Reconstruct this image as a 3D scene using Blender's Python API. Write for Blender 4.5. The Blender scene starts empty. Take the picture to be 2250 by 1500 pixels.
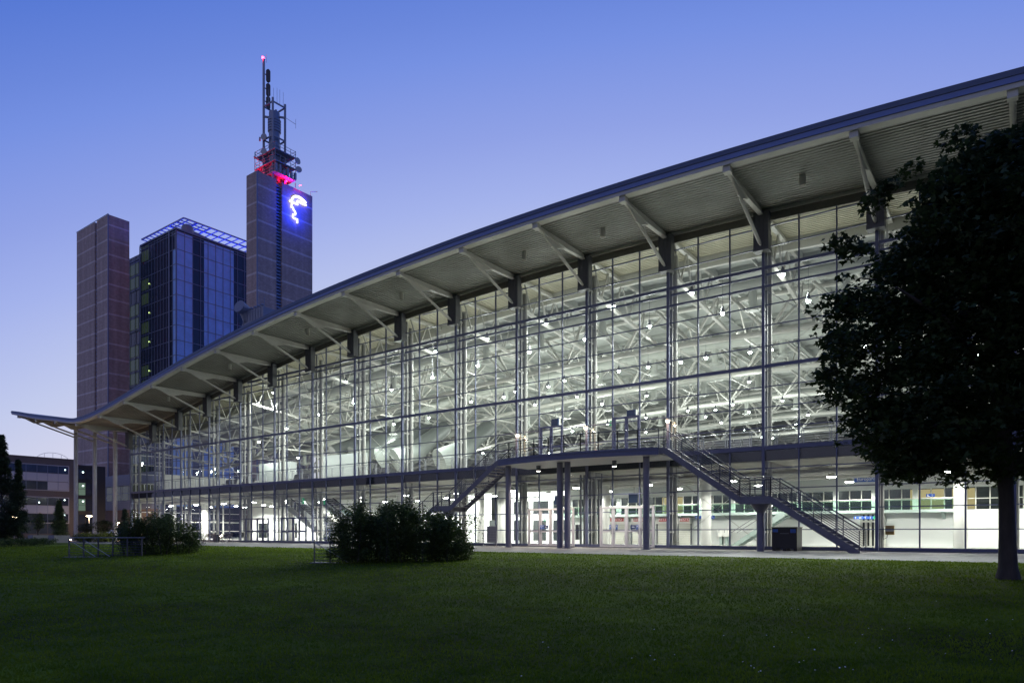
import bpy, math, random
import numpy as np
from mathutils import Vector, Matrix
random.seed(7); rng = np.random.default_rng(7)
sc = bpy.context.scene; COL = sc.collection
# ------------------------------------------------------------------ camera
HC = 1.03                                   # eye height over the hall's ground level
TH = math.atan2(2065, 1525)
FW = Vector((-math.cos(TH), math.sin(TH), 0)); RT = Vector((math.sin(TH), math.cos(TH), 0))
cd = bpy.data.cameras.new('camera'); cam = bpy.data.objects.new('camera', cd); COL.objects.link(cam)
cam.location = (0, 0, HC); cam.rotation_euler = (math.pi/2, 0, math.pi/2-TH)
cd.sensor_width = 36; cd.lens = 36*1525/2250; cd.shift_y = 419/2250; cd.clip_start = .3; cd.clip_end = 6000
sc.camera = cam
sc.render.resolution_x = 1024; sc.render.resolution_y = 682
# ------------------------------------------------------------------ world: clear dusk sky, sun just under the horizon
w = bpy.data.worlds.new('World'); sc.world = w; w.use_nodes = True
nt = w.node_tree; nt.nodes.clear()
def N(t, x=None, **k):
    n = (x or nt).nodes.new(t)
    for a, b in k.items(): setattr(n, a, b)
    return n
out = N('ShaderNodeOutputWorld'); bg = N('ShaderNodeBackground'); nt.links.new(bg.outputs[0], out.inputs[0])
sky = N('ShaderNodeTexSky', sky_type='NISHITA', sun_disc=False)
sky.sun_elevation = math.radians(-1.5); sky.sun_rotation = math.radians(60); sky.ozone_density = 4
tc = N('ShaderNodeTexCoord'); sep = N('ShaderNodeSeparateXYZ'); nt.links.new(tc.outputs['Generated'], sep.inputs[0])
# twilight tint: paler towards the horizon and towards the afterglow in the north, deep blue overhead
dot = N('ShaderNodeVectorMath', operation='DOT_PRODUCT'); dot.inputs[1].default_value = (-.3281, .6544, -.8886)
nt.links.new(tc.outputs['Generated'], dot.inputs[0])
ad = N('ShaderNodeMath', operation='ADD'); ad.inputs[1].default_value = .3802; nt.links.new(dot.outputs['Value'], ad.inputs[0])
ramp = N('ShaderNodeValToRGB'); nt.links.new(ad.outputs[0], ramp.inputs[0])
cr = ramp.color_ramp
def lin(r, g, b):
    f = lambda c: (c/255/12.92 if c/255 <= .04045 else ((c/255+.055)/1.055)**2.4)
    return (f(r), f(g), f(b), 1)
stops = [(0.1, (60, 93, 182)), (89/255, (89, 123, 214)), (108/255, (108, 137, 221)), (119/255, (119, 146, 227)), (145/255, (145, 163, 231)), (165/255, (165, 180, 237)), (195/255, (195, 204, 238)), (.9, (226, 222, 236))]
cr.elements[0].position = stops[0][0]; cr.elements[0].color = lin(*stops[0][1]); cr.elements[1].position = .9; cr.elements[1].color = lin(*stops[-1][1])
for p, c in stops[1:-1]:
    e = cr.elements.new(p); e.color = lin(*c)
mx = N('ShaderNodeMix', data_type='RGBA', blend_type='MIX'); mx.inputs[0].default_value = .985
# pale rose belt low in the sky opposite the afterglow
by = N('ShaderNodeMapRange', interpolation_type='SMOOTHSTEP'); by.inputs[1].default_value = .1; by.inputs[2].default_value = -.75; nt.links.new(sep.outputs['Y'], by.inputs[0])
bz = N('ShaderNodeMapRange', interpolation_type='SMOOTHSTEP'); bz.inputs[1].default_value = .75; bz.inputs[2].default_value = .02; nt.links.new(sep.outputs['Z'], bz.inputs[0])
bm = N('ShaderNodeMath', operation='MULTIPLY'); nt.links.new(by.outputs[0], bm.inputs[0]); nt.links.new(bz.outputs[0], bm.inputs[1])
be = N('ShaderNodeMix', data_type='RGBA', blend_type='MIX'); nt.links.new(bm.outputs[0], be.inputs[0]); nt.links.new(ramp.outputs[0], be.inputs[6]); be.inputs[7].default_value = (.41, .40, .53, 1)
nt.links.new(sky.outputs[0], mx.inputs[6]); nt.links.new(be.outputs[2], mx.inputs[7])
nt.links.new(mx.outputs[2], bg.inputs[0]); bg.inputs[1].default_value = 1.0
# ------------------------------------------------------------------ exposure, sampling
sc.view_settings.view_transform = 'Standard'; sc.view_settings.look = 'None'
sc.view_settings.exposure = 0; sc.view_settings.gamma = 1
cy = sc.cycles
cy.use_denoising = True; cy.use_light_tree = True
cy.max_bounces = 6; cy.diffuse_bounces = 3; cy.glossy_bounces = 3; cy.transmission_bounces = 4; cy.transparent_max_bounces = 16
cy.sample_clamp_indirect = 4; cy.caustics_reflective = False; cy.caustics_refractive = False
# ------------------------------------------------------------------ helpers
def px(x, y, X=None, Y=None, Z=None):
    d = RT*((x-1125)/1525)+FW+Vector((0, 0, (1169-y)/1525)); o = Vector((0, 0, HC))
    t = (X/d.x) if X is not None else (Y/d.y) if Y is not None else ((Z-HC)/d.z)
    return o+d*t
class MB:
    def __init__(s): s.v = []; s.f = []; s.m = []; s.cm = 0
    def add(s, vs, fs):
        n = len(s.v); s.v += [tuple(p) for p in vs]; s.f += [tuple(i+n for i in f) for f in fs]; s.m += [s.cm]*len(fs); return s
    def box(s, x0, x1, y0, y1, z0, z1):
        return s.add([(x0,y0,z0),(x1,y0,z0),(x1,y1,z0),(x0,y1,z0),(x0,y0,z1),(x1,y0,z1),(x1,y1,z1),(x0,y1,z1)],
                     [(3,2,1,0),(4,5,6,7),(0,1,5,4),(1,2,6,5),(2,3,7,6),(3,0,4,7)])
    def bar(s, p, q, w, h, up=(0,0,1)):
        p = Vector(p); q = Vector(q); d = (q-p).normalized(); u = Vector(up)
        a = d.cross(u)
        if a.length < 1e-4: a = d.cross(Vector((1,0,0)))
        a.normalize(); b = a.cross(d).normalized()
        a = a*(w/2); b = b*(h/2)
        vs = [p-a-b, p+a-b, p+a+b, p-a+b, q-a-b, q+a-b, q+a+b, q-a+b]
        return s.add(vs, [(0,1,2,3),(7,6,5,4),(0,4,5,1),(1,5,6,2),(2,6,7,3),(3,7,4,0)])
    def tube(s, pts, r, n=8, cap=True):
        pts = [Vector(p) for p in pts]; k = len(pts); rs = r if isinstance(r, (list, tuple)) else [r]*k
        vs = []; fs = []; ref = None
        for i, p in enumerate(pts):
            d = (pts[min(i+1, k-1)]-pts[max(i-1, 0)]).normalized()
            if ref is None: ref = Vector((0,0,1)) if abs(d.z) < .9 else Vector((1,0,0))
            a = d.cross(ref).normalized(); b = a.cross(d).normalized(); ref = b
            for j in range(n):
                t = 2*math.pi*j/n; vs.append(p+(a*math.cos(t)+b*math.sin(t))*rs[i])
        for i in range(k-1):
            for j in range(n):
                j2 = (j+1) % n; fs.append((i*n+j, i*n+j2, (i+1)*n+j2, (i+1)*n+j))
        if cap: fs.append(tuple(range(n-1, -1, -1))); fs.append(tuple((k-1)*n+j for j in range(n)))
        return s.add(vs, fs)
    def lathe(s, c, prof, n=16):
        c = Vector(c); return s.tube([c+Vector((0,0,z)) for _, z in prof], [max(r, .001) for r, _ in prof], n)
    def disc(s, c, r, nrm, th=.02, n=16):
        c = Vector(c); nrm = Vector(nrm).normalized(); return s.tube([c, c+nrm*th], r, n)
    def poly(s, pts): return s.add(pts, [tuple(range(len(pts)))])
    def slabx(s, prof, x0, x1):            # prof: closed polygon of (y,z), extruded along x
        n = len(prof); vs = [(x0, y, z) for y, z in prof]+[(x1, y, z) for y, z in prof]
        return s.add(vs, [tuple(range(n-1, -1, -1)), tuple(range(n, 2*n))]+[(i, (i+1) % n, n+(i+1) % n, n+i) for i in range(n)])
    def slaby(s, prof, y0, y1):            # polygon of (x,z) extruded along y
        n = len(prof); vs = [(x, y0, z) for x, z in prof]+[(x, y1, z) for x, z in prof]
        return s.add(vs, [tuple(range(n)), tuple(range(2*n-1, n-1, -1))]+[(i, n+i, n+(i+1) % n, (i+1) % n) for i in range(n)])
    def build(s, name, mats, parent=None, smooth=False):
        me = bpy.data.meshes.new(name); me.from_pydata(s.v, [], s.f)
        if not isinstance(mats, (list, tuple)): mats = [mats]
        for m in mats: me.materials.append(m)
        me.polygons.foreach_set('material_index', s.m)
        if smooth:
            me.polygons.foreach_set('use_smooth', [True]*len(me.polygons))
            try: me.set_sharp_from_angle(angle=math.radians(40))
            except Exception: pass
        me.update(); return link(name, me, parent)
def link(name, data, parent=None):
    o = bpy.data.objects.new(name, data); COL.objects.link(o)
    if parent is not None: attach(o, parent)
    return o
def wloc(o):
    l = Vector(o.location)
    return l+wloc(o.parent) if (o.parent is not None and not o.get('_w')) else l
def attach(o, parent):
    base = parent
    while base.parent is not None: base = base.parent
    o.parent = parent
    o.matrix_parent_inverse = Matrix.Translation(-base.location) if parent is base else Matrix.Identity(4)
def tag(o, label=None, cat=None, group=None, kind=None):
    if label: o['label'] = label
    if cat: o['category'] = cat
    if group: o['group'] = group
    if kind: o['kind'] = kind
    return o
def thing(name, label, cat, loc=(0,0,0), group=None):
    o = bpy.data.objects.new(name, None); COL.objects.link(o); o.location = loc; o.empty_display_size = .3
    return tag(o, label, cat, group)
def copy_thing(root, loc, label=None, rotz=None):
    def cp(o, par):
        c = o.copy(); COL.objects.link(c)
        if par is not None:
            c.parent = par; c.matrix_parent_inverse = o.matrix_parent_inverse.copy()
        for ch in o.children: cp(ch, c)
        return c
    r = cp(root, None); r.location = loc
    if label: r['label'] = label
    if rotz is not None: r.rotation_euler.z = rotz
    return r
def lamp(name, loc, watts, col, parent, radius=.15, kind='POINT', **k):
    l = bpy.data.lights.new(name, kind); l.energy = watts; l.color = col; l.shadow_soft_size = radius
    for a, b in k.items(): setattr(l, a, b)
    return link(name, l, parent) if loc is None else placed(link(name, l), loc, parent)
def placed(o, loc, parent):
    o.location = loc
    if parent is not None: attach(o, parent)
    return o
# ------------------------------------------------------------------ materials
def mat(name, col, rough=.6, metal=0., var=0., scale=4., bump=0., bscale=30., spec=None, emit=None, estr=0., stretch=None):
    m = bpy.data.materials.new(name); m.use_nodes = True; t = m.node_tree; b = t.nodes['Principled BSDF']
    b.inputs['Base Color'].default_value = (*col, 1); b.inputs['Roughness'].default_value = rough; b.inputs['Metallic'].default_value = metal
    if spec is not None: b.inputs['Specular IOR Level'].default_value = spec
    if emit: b.inputs['Emission Color'].default_value = (*emit, 1); b.inputs['Emission Strength'].default_value = estr
    if var or bump:
        c = N('ShaderNodeTexCoord', t); mp = N('ShaderNodeMapping', t); t.links.new(c.outputs['Object'], mp.inputs[0])
        if stretch: mp.inputs['Scale'].default_value = stretch
    if var:
        n = N('ShaderNodeTexNoise', t); n.inputs['Scale'].default_value = scale; n.inputs['Detail'].default_value = 6; n.inputs['Roughness'].default_value = .65
        t.links.new(mp.outputs[0], n.inputs['Vector'])
        r = N('ShaderNodeMapRange', t); r.inputs[1].default_value = .3; r.inputs[2].default_value = .7; r.inputs[3].default_value = 1-var; r.inputs[4].default_value = 1+var
        t.links.new(n.outputs[0], r.inputs[0])
        x = N('ShaderNodeMix', t, data_type='RGBA', blend_type='MULTIPLY'); x.inputs[0].default_value = 1; x.inputs[6].default_value = (*col, 1)
        t.links.new(r.outputs[0], x.inputs[7]); t.links.new(x.outputs[2], b.inputs['Base Color'])
    if bump:
        n2 = N('ShaderNodeTexNoise', t); n2.inputs['Scale'].default_value = bscale; n2.inputs['Detail'].default_value = 5
        t.links.new(mp.outputs[0], n2.inputs['Vector'])
        bp = N('ShaderNodeBump', t); bp.inputs['Strength'].default_value = bump; bp.inputs['Distance'].default_value = .05
        t.links.new(n2.outputs[0], bp.inputs['Height']); t.links.new(bp.outputs[0], b.inputs['Normal'])
    return m
def emis(name, col, s):
    m = bpy.data.materials.new(name); m.use_nodes = True; t = m.node_tree; t.nodes.clear()
    o = N('ShaderNodeOutputMaterial', t); e = N('ShaderNodeEmission', t); e.inputs[0].default_value = (*col, 1); e.inputs[1].default_value = s
    t.links.new(e.outputs[0], o.inputs[0]); return m
def glass(name, tint, ior=1.45, rough=.0):
    m = bpy.data.materials.new(name); m.use_nodes = True; t = m.node_tree; t.nodes.clear()
    o = N('ShaderNodeOutputMaterial', t); a = N('ShaderNodeBsdfTransparent', t); a.inputs[0].default_value = (*tint, 1)
    g = N('ShaderNodeBsdfGlossy', t); g.inputs['Roughness'].default_value = rough; g.inputs[0].default_value = (.9, .92, .95, 1)
    f = N('ShaderNodeFresnel', t); f.inputs[0].default_value = ior
    c = N('ShaderNodeTexCoord', t); n = N('ShaderNodeTexNoise', t); n.inputs['Scale'].default_value = .45; n.inputs['Detail'].default_value = 2; t.links.new(c.outputs['Object'], n.inputs['Vector'])
    bp = N('ShaderNodeBump', t); bp.inputs['Strength'].default_value = .25; bp.inputs['Distance'].default_value = .06; t.links.new(n.outputs[0], bp.inputs['Height']); t.links.new(bp.outputs[0], g.inputs['Normal'])
    x = N('ShaderNodeMixShader', t); t.links.new(f.outputs[0], x.inputs[0]); t.links.new(a.outputs[0], x.inputs[1]); t.links.new(g.outputs[0], x.inputs[2])
    t.links.new(x.outputs[0], o.inputs[0]); return m
M = {}
M['white'] = mat('white_paint', (.60,.60,.565), .45, var=.05, scale=.8)
M['colp'] = mat('column_paint', (.30,.30,.28), .5, var=.05)
M['cream'] = mat('cream_steel_paint', (.50,.50,.445), .5, var=.08, scale=1.2)
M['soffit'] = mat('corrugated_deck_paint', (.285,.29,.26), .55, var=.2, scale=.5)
M['truss'] = mat('off_white_tube_paint', (.46,.46,.425), .45, var=.05, scale=1.5)
M['duct'] = mat('duct_paint', (.36,.38,.35), .5, var=.06, scale=1.)
M['ceil'] = mat('hall_ceiling_panel', (.33,.35,.33), .7, var=.10, scale=.35)
M['blue'] = mat('slate_blue_frame_paint', (.085,.098,.17), .4, var=.08, scale=3)
M['fasc'] = mat('blue_grey_fascia_sheet', (.135,.19,.40), .42, var=.06, scale=1.5)
M['dark'] = mat('dark_grey_sheet', (.10,.105,.12), .5, var=.10, scale=2)
M['panel'] = mat('anthracite_panel', (.085,.09,.10), .45, var=.1, scale=2)
M['band'] = mat('dark_spandrel', (.05,.055,.075), .22)
M['shadowgap'] = mat('brown_grey_head_panel', (.16,.15,.12), .6, var=.1)
M['glass'] = glass('facade_glass', (.94,.975,.955))
M['gclear'] = glass('balustrade_glass', (.72,.88,.80))
M['steel'] = mat('galvanised_rail', (.32,.33,.35), .38, .7, var=.15, scale=6)
M['railpaint'] = mat('dark_rail_paint', (.055,.06,.08), .4, var=.1)
M['stair'] = mat('stair_steel', (.13,.13,.15), .5, var=.15, scale=3)
M['tread'] = mat('stair_tread', (.30,.28,.26), .7, var=.15, scale=5)
M['post'] = mat('grey_column_paint', (.15,.15,.19), .35, var=.06)
M['polep'] = mat('canopy_pole_paint', (.42,.43,.44), .45, var=.08, scale=2)
M['lfloor'] = mat('pale_floor', (.56,.58,.55), .22, var=.06, scale=.5)
M['gceil'] = mat('services_ceiling', (.33,.31,.27), .7, var=.15, scale=.9)
M['wall'] = mat('interior_wall', (.80,.82,.79), .6, var=.02, scale=.4)
M['black'] = mat('black_plastic', (.018,.018,.022), .5)
M['darkwin'] = mat('dark_window', (.022,.026,.028), .08)
M['sgreen'] = mat('grey_green_steel', (.34,.42,.39), .5)
M['scr'] = mat('blue_black_screen', (.03,.06,.14), .15)
M['bsign'] = mat('blue_sign', (.02,.09,.42), .4)
M['navy'] = mat('navy_sign', (.012,.03,.12), .4)
M['wsign'] = mat('white_lettering', (.85,.85,.85), .5)
M['gsign'] = mat('green_sign', (.02,.30,.14), .5, emit=(.03,.5,.22), estr=.35)
M['rsign'] = mat('red_sign', (.42,.07,.07), .5)
M['osign'] = mat('ochre_box', (.34,.22,.05), .6, var=.2)
M['red'] = mat('red_enamel', (.5,.03,.03), .3)
M['seat'] = mat('black_seat_mesh', (.03,.03,.035), .45)
M['lamp'] = emis('lit_lamp', (1,1,.97), 60)
M['lampg'] = emis('lit_lamp_green_white', (.86,1,.93), 60)
M['lampw'] = emis('lit_lamp_warm', (1,.78,.48), 30)
M['down'] = emis('lit_downlight', (1,.93,.80), 14)
M['tiny'] = emis('lit_office_lamp', (.75,1,.95), 6)
M['redl'] = emis('red_obstruction_light', (1,.02,.05), 40)
M['neon'] = emis('white_neon', (.92,.95,1), 2.0)
M['yellowl'] = emis('lit_room_behind_window', (1,.85,.42), .42)
M['dimroom'] = emis('dimly_lit_office', (.42,.62,.48), .26)
M['bark'] = mat('maple_bark', (.045,.04,.035), .9, var=.3, scale=8, bump=.6, bscale=14, stretch=(1,1,.25))
M['plant'] = mat('grey_planter', (.2,.2,.2), .7)
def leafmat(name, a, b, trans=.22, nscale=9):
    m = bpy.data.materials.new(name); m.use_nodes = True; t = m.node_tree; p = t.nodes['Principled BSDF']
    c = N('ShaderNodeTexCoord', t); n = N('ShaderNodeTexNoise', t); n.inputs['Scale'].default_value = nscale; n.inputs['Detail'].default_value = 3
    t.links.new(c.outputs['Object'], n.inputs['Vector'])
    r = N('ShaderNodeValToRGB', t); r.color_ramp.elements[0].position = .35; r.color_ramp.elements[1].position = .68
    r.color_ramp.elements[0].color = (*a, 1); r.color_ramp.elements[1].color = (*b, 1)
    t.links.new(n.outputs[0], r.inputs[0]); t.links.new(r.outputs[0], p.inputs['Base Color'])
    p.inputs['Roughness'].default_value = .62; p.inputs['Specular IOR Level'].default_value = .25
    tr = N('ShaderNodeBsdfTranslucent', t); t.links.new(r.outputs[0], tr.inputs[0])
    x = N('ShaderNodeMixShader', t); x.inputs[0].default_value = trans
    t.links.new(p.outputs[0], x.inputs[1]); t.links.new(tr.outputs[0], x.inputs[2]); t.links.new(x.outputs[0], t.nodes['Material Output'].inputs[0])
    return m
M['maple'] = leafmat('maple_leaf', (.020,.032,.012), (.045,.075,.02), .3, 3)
M['bush'] = leafmat('shrub_leaf', (.03,.055,.016), (.085,.125,.03), .3, 5)
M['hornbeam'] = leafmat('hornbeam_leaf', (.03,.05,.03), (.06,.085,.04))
M['blade'] = leafmat('grass_blade', (.070,.126,.005), (.14,.205,.011), .55, 1.6)
M['young'] = leafmat('young_tree_leaf', (.06,.10,.03), (.12,.15,.05))
M['lime'] = leafmat('yellow_green_leaf', (.12,.16,.03), (.2,.2,.05))
def brick_tower():
    m = bpy.data.materials.new('brown_tile_cladding'); m.use_nodes = True; t = m.node_tree; b = t.nodes['Principled BSDF']
    c = N('ShaderNodeTexCoord', t); s = N('ShaderNodeSeparateXYZ', t); t.links.new(c.outputs['Object'], s.inputs[0])
    a = N('ShaderNodeMath', t, operation='MODULO'); a.inputs[1].default_value = 3.25; t.links.new(s.outputs['Z'], a.inputs[0])
    l = N('ShaderNodeMath', t, operation='LESS_THAN'); l.inputs[1].default_value = .34; t.links.new(a.outputs[0], l.inputs[0])
    n = N('ShaderNodeTexNoise', t); n.inputs['Scale'].default_value = 2.2; n.inputs['Detail'].default_value = 8; n.inputs['Roughness'].default_value = .8; t.links.new(c.outputs['Object'], n.inputs['Vector'])
    cm = N('ShaderNodeCombineXYZ', t); ad = N('ShaderNodeMath', t, operation='ADD'); t.links.new(s.outputs['X'], ad.inputs[0]); t.links.new(s.outputs['Y'], ad.inputs[1])
    t.links.new(ad.outputs[0], cm.inputs[0]); t.links.new(s.outputs['Z'], cm.inputs[1])
    br = N('ShaderNodeTexBrick', t); br.inputs['Scale'].default_value = 1; br.inputs['Brick Width'].default_value = .5; br.inputs['Row Height'].default_value = .25; br.inputs['Mortar Size'].default_value = .012
    br.inputs['Color1'].default_value = (.38,.27,.225,1); br.inputs['Color2'].default_value = (.47,.345,.29,1); br.inputs['Mortar'].default_value = (.2,.17,.16,1)
    t.links.new(cm.outputs[0], br.inputs['Vector'])
    x = N('ShaderNodeMix', t, data_type='RGBA', blend_type='MIX'); t.links.new(l.outputs[0], x.inputs[0]); t.links.new(br.outputs[0], x.inputs[6]); x.inputs[7].default_value = (.60,.50,.47,1)
    r = N('ShaderNodeMapRange', t); r.inputs[1].default_value = .3; r.inputs[2].default_value = .7; r.inputs[3].default_value = .86; r.inputs[4].default_value = 1.12; t.links.new(n.outputs[0], r.inputs[0])
    y = N('ShaderNodeMix', t, data_type='RGBA', blend_type='MULTIPLY'); y.inputs[0].default_value = 1; t.links.new(x.outputs[2], y.inputs[6]); t.links.new(r.outputs[0], y.inputs[7])
    mp = N('ShaderNodeMapping', t); mp.inputs['Scale'].default_value = (.55, .55, .035); t.links.new(c.outputs['Object'], mp.inputs[0])
    n3 = N('ShaderNodeTexNoise', t); n3.inputs['Scale'].default_value = 1.6; n3.inputs['Detail'].default_value = 5; t.links.new(mp.outputs[0], n3.inputs['Vector'])
    r3 = N('ShaderNodeMapRange', t); r3.inputs[1].default_value = .3; r3.inputs[2].default_value = .7; r3.inputs[3].default_value = .80; r3.inputs[4].default_value = 1.14; t.links.new(n3.outputs[0], r3.inputs[0])
    y2 = N('ShaderNodeMix', t, data_type='RGBA', blend_type='MULTIPLY'); y2.inputs[0].default_value = 1; t.links.new(y.outputs[2], y2.inputs[6]); t.links.new(r3.outputs[0], y2.inputs[7])
    t.links.new(y2.outputs[2], b.inputs['Base Color']); b.inputs['Roughness'].default_value = .6
    return m
M['tower'] = brick_tower()
M['gbrick'] = mat('grey_brown_brick', (.115,.095,.085), .8, var=.15, scale=6)
M['tanbrick'] = mat('tan_brick', (.30,.21,.15), .8, var=.15, scale=6)
M['clad'] = mat('grey_metal_cladding', (.22,.23,.27), .45, var=.06)
M['opan'] = mat('pale_spandrel_panel', (.42,.42,.44), .5, var=.05)
M['gl_milk'] = mat('milky_glass', (.28,.50,.88), .3, var=.14, scale=.5)
M['gl_dark'] = mat('dark_tower_glass', (.028,.04,.065), .06)
M['gl_mid'] = mat('blind_backed_glass', (.035,.05,.075), .1, var=.4, scale=.7)
M['gl_green'] = mat('green_lit_stair_glass', (.03,.05,.05), .1, var=.3, scale=.8, emit=(.14,.22,.08), estr=.10)
M['mull'] = mat('tower_mullion', (.19,.225,.31), .4)
M['mast'] = mat('mast_steel', (.30,.31,.36), .45, var=.1)
M['horn'] = mat('vent_horn_sheet', (.12,.135,.125), .5, var=.06)
M['trel'] = mat('roof_trellis_paint', (.3,.32,.5), .5)
M['owin'] = mat('office_window', (.035,.045,.065), .08, var=.4, scale=.4)
def paving():
    m = bpy.data.materials.new('grey_paving'); m.use_nodes = True; t = m.node_tree; b = t.nodes['Principled BSDF']
    c = N('ShaderNodeTexCoord', t); br = N('ShaderNodeTexBrick', t); br.inputs['Scale'].default_value = 1; br.inputs['Brick Width'].default_value = .4; br.inputs['Row Height'].default_value = .4; br.offset = .5
    br.inputs['Mortar Size'].default_value = .012; br.inputs['Color1'].default_value = (.13,.125,.12,1); br.inputs['Color2'].default_value = (.20,.19,.175,1); br.inputs['Mortar'].default_value = (.09,.085,.08,1)
    t.links.new(c.outputs['Object'], br.inputs['Vector'])
    n = N('ShaderNodeTexNoise', t); n.inputs['Scale'].default_value = .7; n.inputs['Detail'].default_value = 8; t.links.new(c.outputs['Object'], n.inputs['Vector'])
    r = N('ShaderNodeMapRange', t); r.inputs[1].default_value = .3; r.inputs[2].default_value = .7; r.inputs[3].default_value = .75; r.inputs[4].default_value = 1.2; t.links.new(n.outputs[0], r.inputs[0])
    x = N('ShaderNodeMix', t, data_type='RGBA', blend_type='MULTIPLY'); x.inputs[0].default_value = 1; t.links.new(br.outputs[0], x.inputs[6]); t.links.new(r.outputs[0], x.inputs[7])
    t.links.new(x.outputs[2], b.inputs['Base Color']); b.inputs['Roughness'].default_value = .75; return m
M['pave'] = paving()
def lawnmat():
    m = bpy.data.materials.new('mown_lawn'); m.use_nodes = True; t = m.node_tree; b = t.nodes['Principled BSDF']
    c = N('ShaderNodeTexCoord', t)
    n = N('ShaderNodeTexNoise', t); n.inputs['Scale'].default_value = .55; n.inputs['Detail'].default_value = 9; n.inputs['Roughness'].default_value = .72; t.links.new(c.outputs['Object'], n.inputs['Vector'])
    r = N('ShaderNodeValToRGB', t); e = r.color_ramp.elements; e[0].position = .33; e[0].color = (.036,.057,.005,1); e[1].position = .68; e[1].color = (.104,.160,.007,1)
    t.links.new(n.outputs[0], r.inputs[0]); 
    n2 = N('ShaderNodeTexNoise', t); n2.inputs['Scale'].default_value = 22; n2.inputs['Detail'].default_value = 6; n2.inputs['Roughness'].default_value = .8; t.links.new(c.outputs['Object'], n2.inputs['Vector'])
    r2 = N('ShaderNodeMapRange', t); r2.inputs[1].default_value = .3; r2.inputs[2].default_value = .7; r2.inputs[3].default_value = .68; r2.inputs[4].default_value = 1.28; t.links.new(n2.outputs[0], r2.inputs[0])
    x = N('ShaderNodeMix', t, data_type='RGBA', blend_type='MULTIPLY'); x.inputs[0].default_value = 1; t.links.new(r.outputs[0], x.inputs[6]); t.links.new(r2.outputs[0], x.inputs[7])
    mp = N('ShaderNodeMapping', t); mp.inputs['Scale'].default_value = (.10, .30, 1); mp.inputs['Rotation'].default_value = (0, 0, .35); t.links.new(c.outputs['Object'], mp.inputs[0])
    n4 = N('ShaderNodeTexNoise', t); n4.inputs['Scale'].default_value = 1; n4.inputs['Detail'].default_value = 5; n4.inputs['Roughness'].default_value = .6; t.links.new(mp.outputs[0], n4.inputs['Vector'])
    r4 = N('ShaderNodeMapRange', t); r4.inputs[1].default_value = .32; r4.inputs[2].default_value = .66; r4.inputs[3].default_value = .42; r4.inputs[4].default_value = 1.35; t.links.new(n4.outputs[0], r4.inputs[0])
    x4 = N('ShaderNodeMix', t, data_type='RGBA', blend_type='MULTIPLY'); x4.inputs[0].default_value = 1; t.links.new(x.outputs[2], x4.inputs[6]); t.links.new(r4.outputs[0], x4.inputs[7]); x = x4
    t.links.new(x.outputs[2], b.inputs['Base Color']); b.inputs['Roughness'].default_value = .9; b.inputs['Specular IOR Level'].default_value = .1
    bp = N('ShaderNodeBump', t); bp.inputs['Strength'].default_value = .55; bp.inputs['Distance'].default_value = .06; t.links.new(n2.outputs[0], bp.inputs['Height']); t.links.new(bp.outputs[0], b.inputs['Normal'])
    return m
M['lawn'] = lawnmat()
M['daisy'] = mat('daisy_petal', (.8,.8,.78), .6)
# ------------------------------------------------------------------ hall dimensions
FY = 41.8; EY = 35.3
def bx(i): return -.4-6*(14-i)
prof = {-5:17.55,-4:16.65,-3:15.6,-2:14.75,-1:13.95,0:14.3,1:15.22,2:16.2,3:17.15,4:17.95,5:18.65,6:19.2,7:19.6,8:19.88,9:20.08,10:20.15,11:20.1,12:19.95,13:19.7,14:19.33,15:18.9,16:18.4,17:17.8}
def R(X):
    t = 14+(X+.4)/6; i = math.floor(t); u = t-i; g = lambda k: prof[max(-5, min(17, k))]
    a, b, c, d = g(i-1), g(i), g(i+1), g(i+2)
    return .5*(2*b+(c-a)*u+(2*a-5*b+4*c-d)*u*u+(3*b-3*c+d-a)*u**3)
I0, I1 = -1, 16
X0, X1 = bx(I0), bx(I1)
XT = -110.2                                  # tip of the free canopy
def stations(a, b, step=1.5):
    n = max(1, int(round((b-a)/step))); return [a+(b-a)*k/n for k in range(n+1)]
def thick(x): return min(1, max(.62, 1+(x+55)/140))
def sweep(mb, profyz, a, b, step=1.5, closed=True, tap=False):    # (y, dz) profile following the roof arch along X
    xs = stations(a, b, step); n = len(profyz); vs = []; fs = []
    for x in xs:
        r = R(x); k = thick(x) if tap else 1; vs += [(x, y, r+dz*k) for y, dz in profyz]
    for k in range(len(xs)-1):
        for j in range(n if closed else n-1):
            j2 = (j+1) % n; fs.append((k*n+j, k*n+j2, (k+1)*n+j2, (k+1)*n+j))
    if closed: fs.append(tuple(range(n-1, -1, -1))); fs.append(tuple((len(xs)-1)*n+j for j in range(n)))
    return mb.add(vs, fs)
# ------------------------------------------------------------------ ground
LE = 28.0                                     # lawn edge
def lz(x, y):
    t = min(1, max(0, (LE-2-y)/24)); s = t*t*(3-2*t)
    return .03-.52*s+.05*math.sin(x*.23+1)*math.sin(y*.31)*min(1, max(0, (LE-y)/4))
mb = MB(); mb.box(-2500, 2500, -800, 3500, -1.6, -1.2); tag(mb.build('ground', mat('far_ground', (.05,.06,.04), .9)), kind='structure')
mb = MB(); gx = [-74+k*1.0 for k in range(120)]; gy = [-14+k*1.0 for k in range(43)]
vs = [(x, min(y, LE), lz(x, min(y, LE))) for y in gy for x in gx]; nx = len(gx)
mb.add(vs, [(j*nx+i, j*nx+i+1, (j+1)*nx+i+1, (j+1)*nx+i) for j in range(len(gy)-1) for i in range(nx-1)])
tag(mb.build('lawn', M['lawn'], smooth=True), kind='structure')
mb = MB(); mb.box(-260, 60, LE-.02, 175, -.6, 0); mb.box(-260, -74.02, -14, LE-.025, -.6, .004)
tag(mb.build('pavement', M['pave']), kind='structure')
mb = MB(); mb.box(-74, 46, LE-.02, LE+.1, -.3, .035); tag(mb.build('lawn_kerb', mat('kerb_stone', (.16,.155,.15), .8, var=.2, scale=3)), kind='structure')
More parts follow.
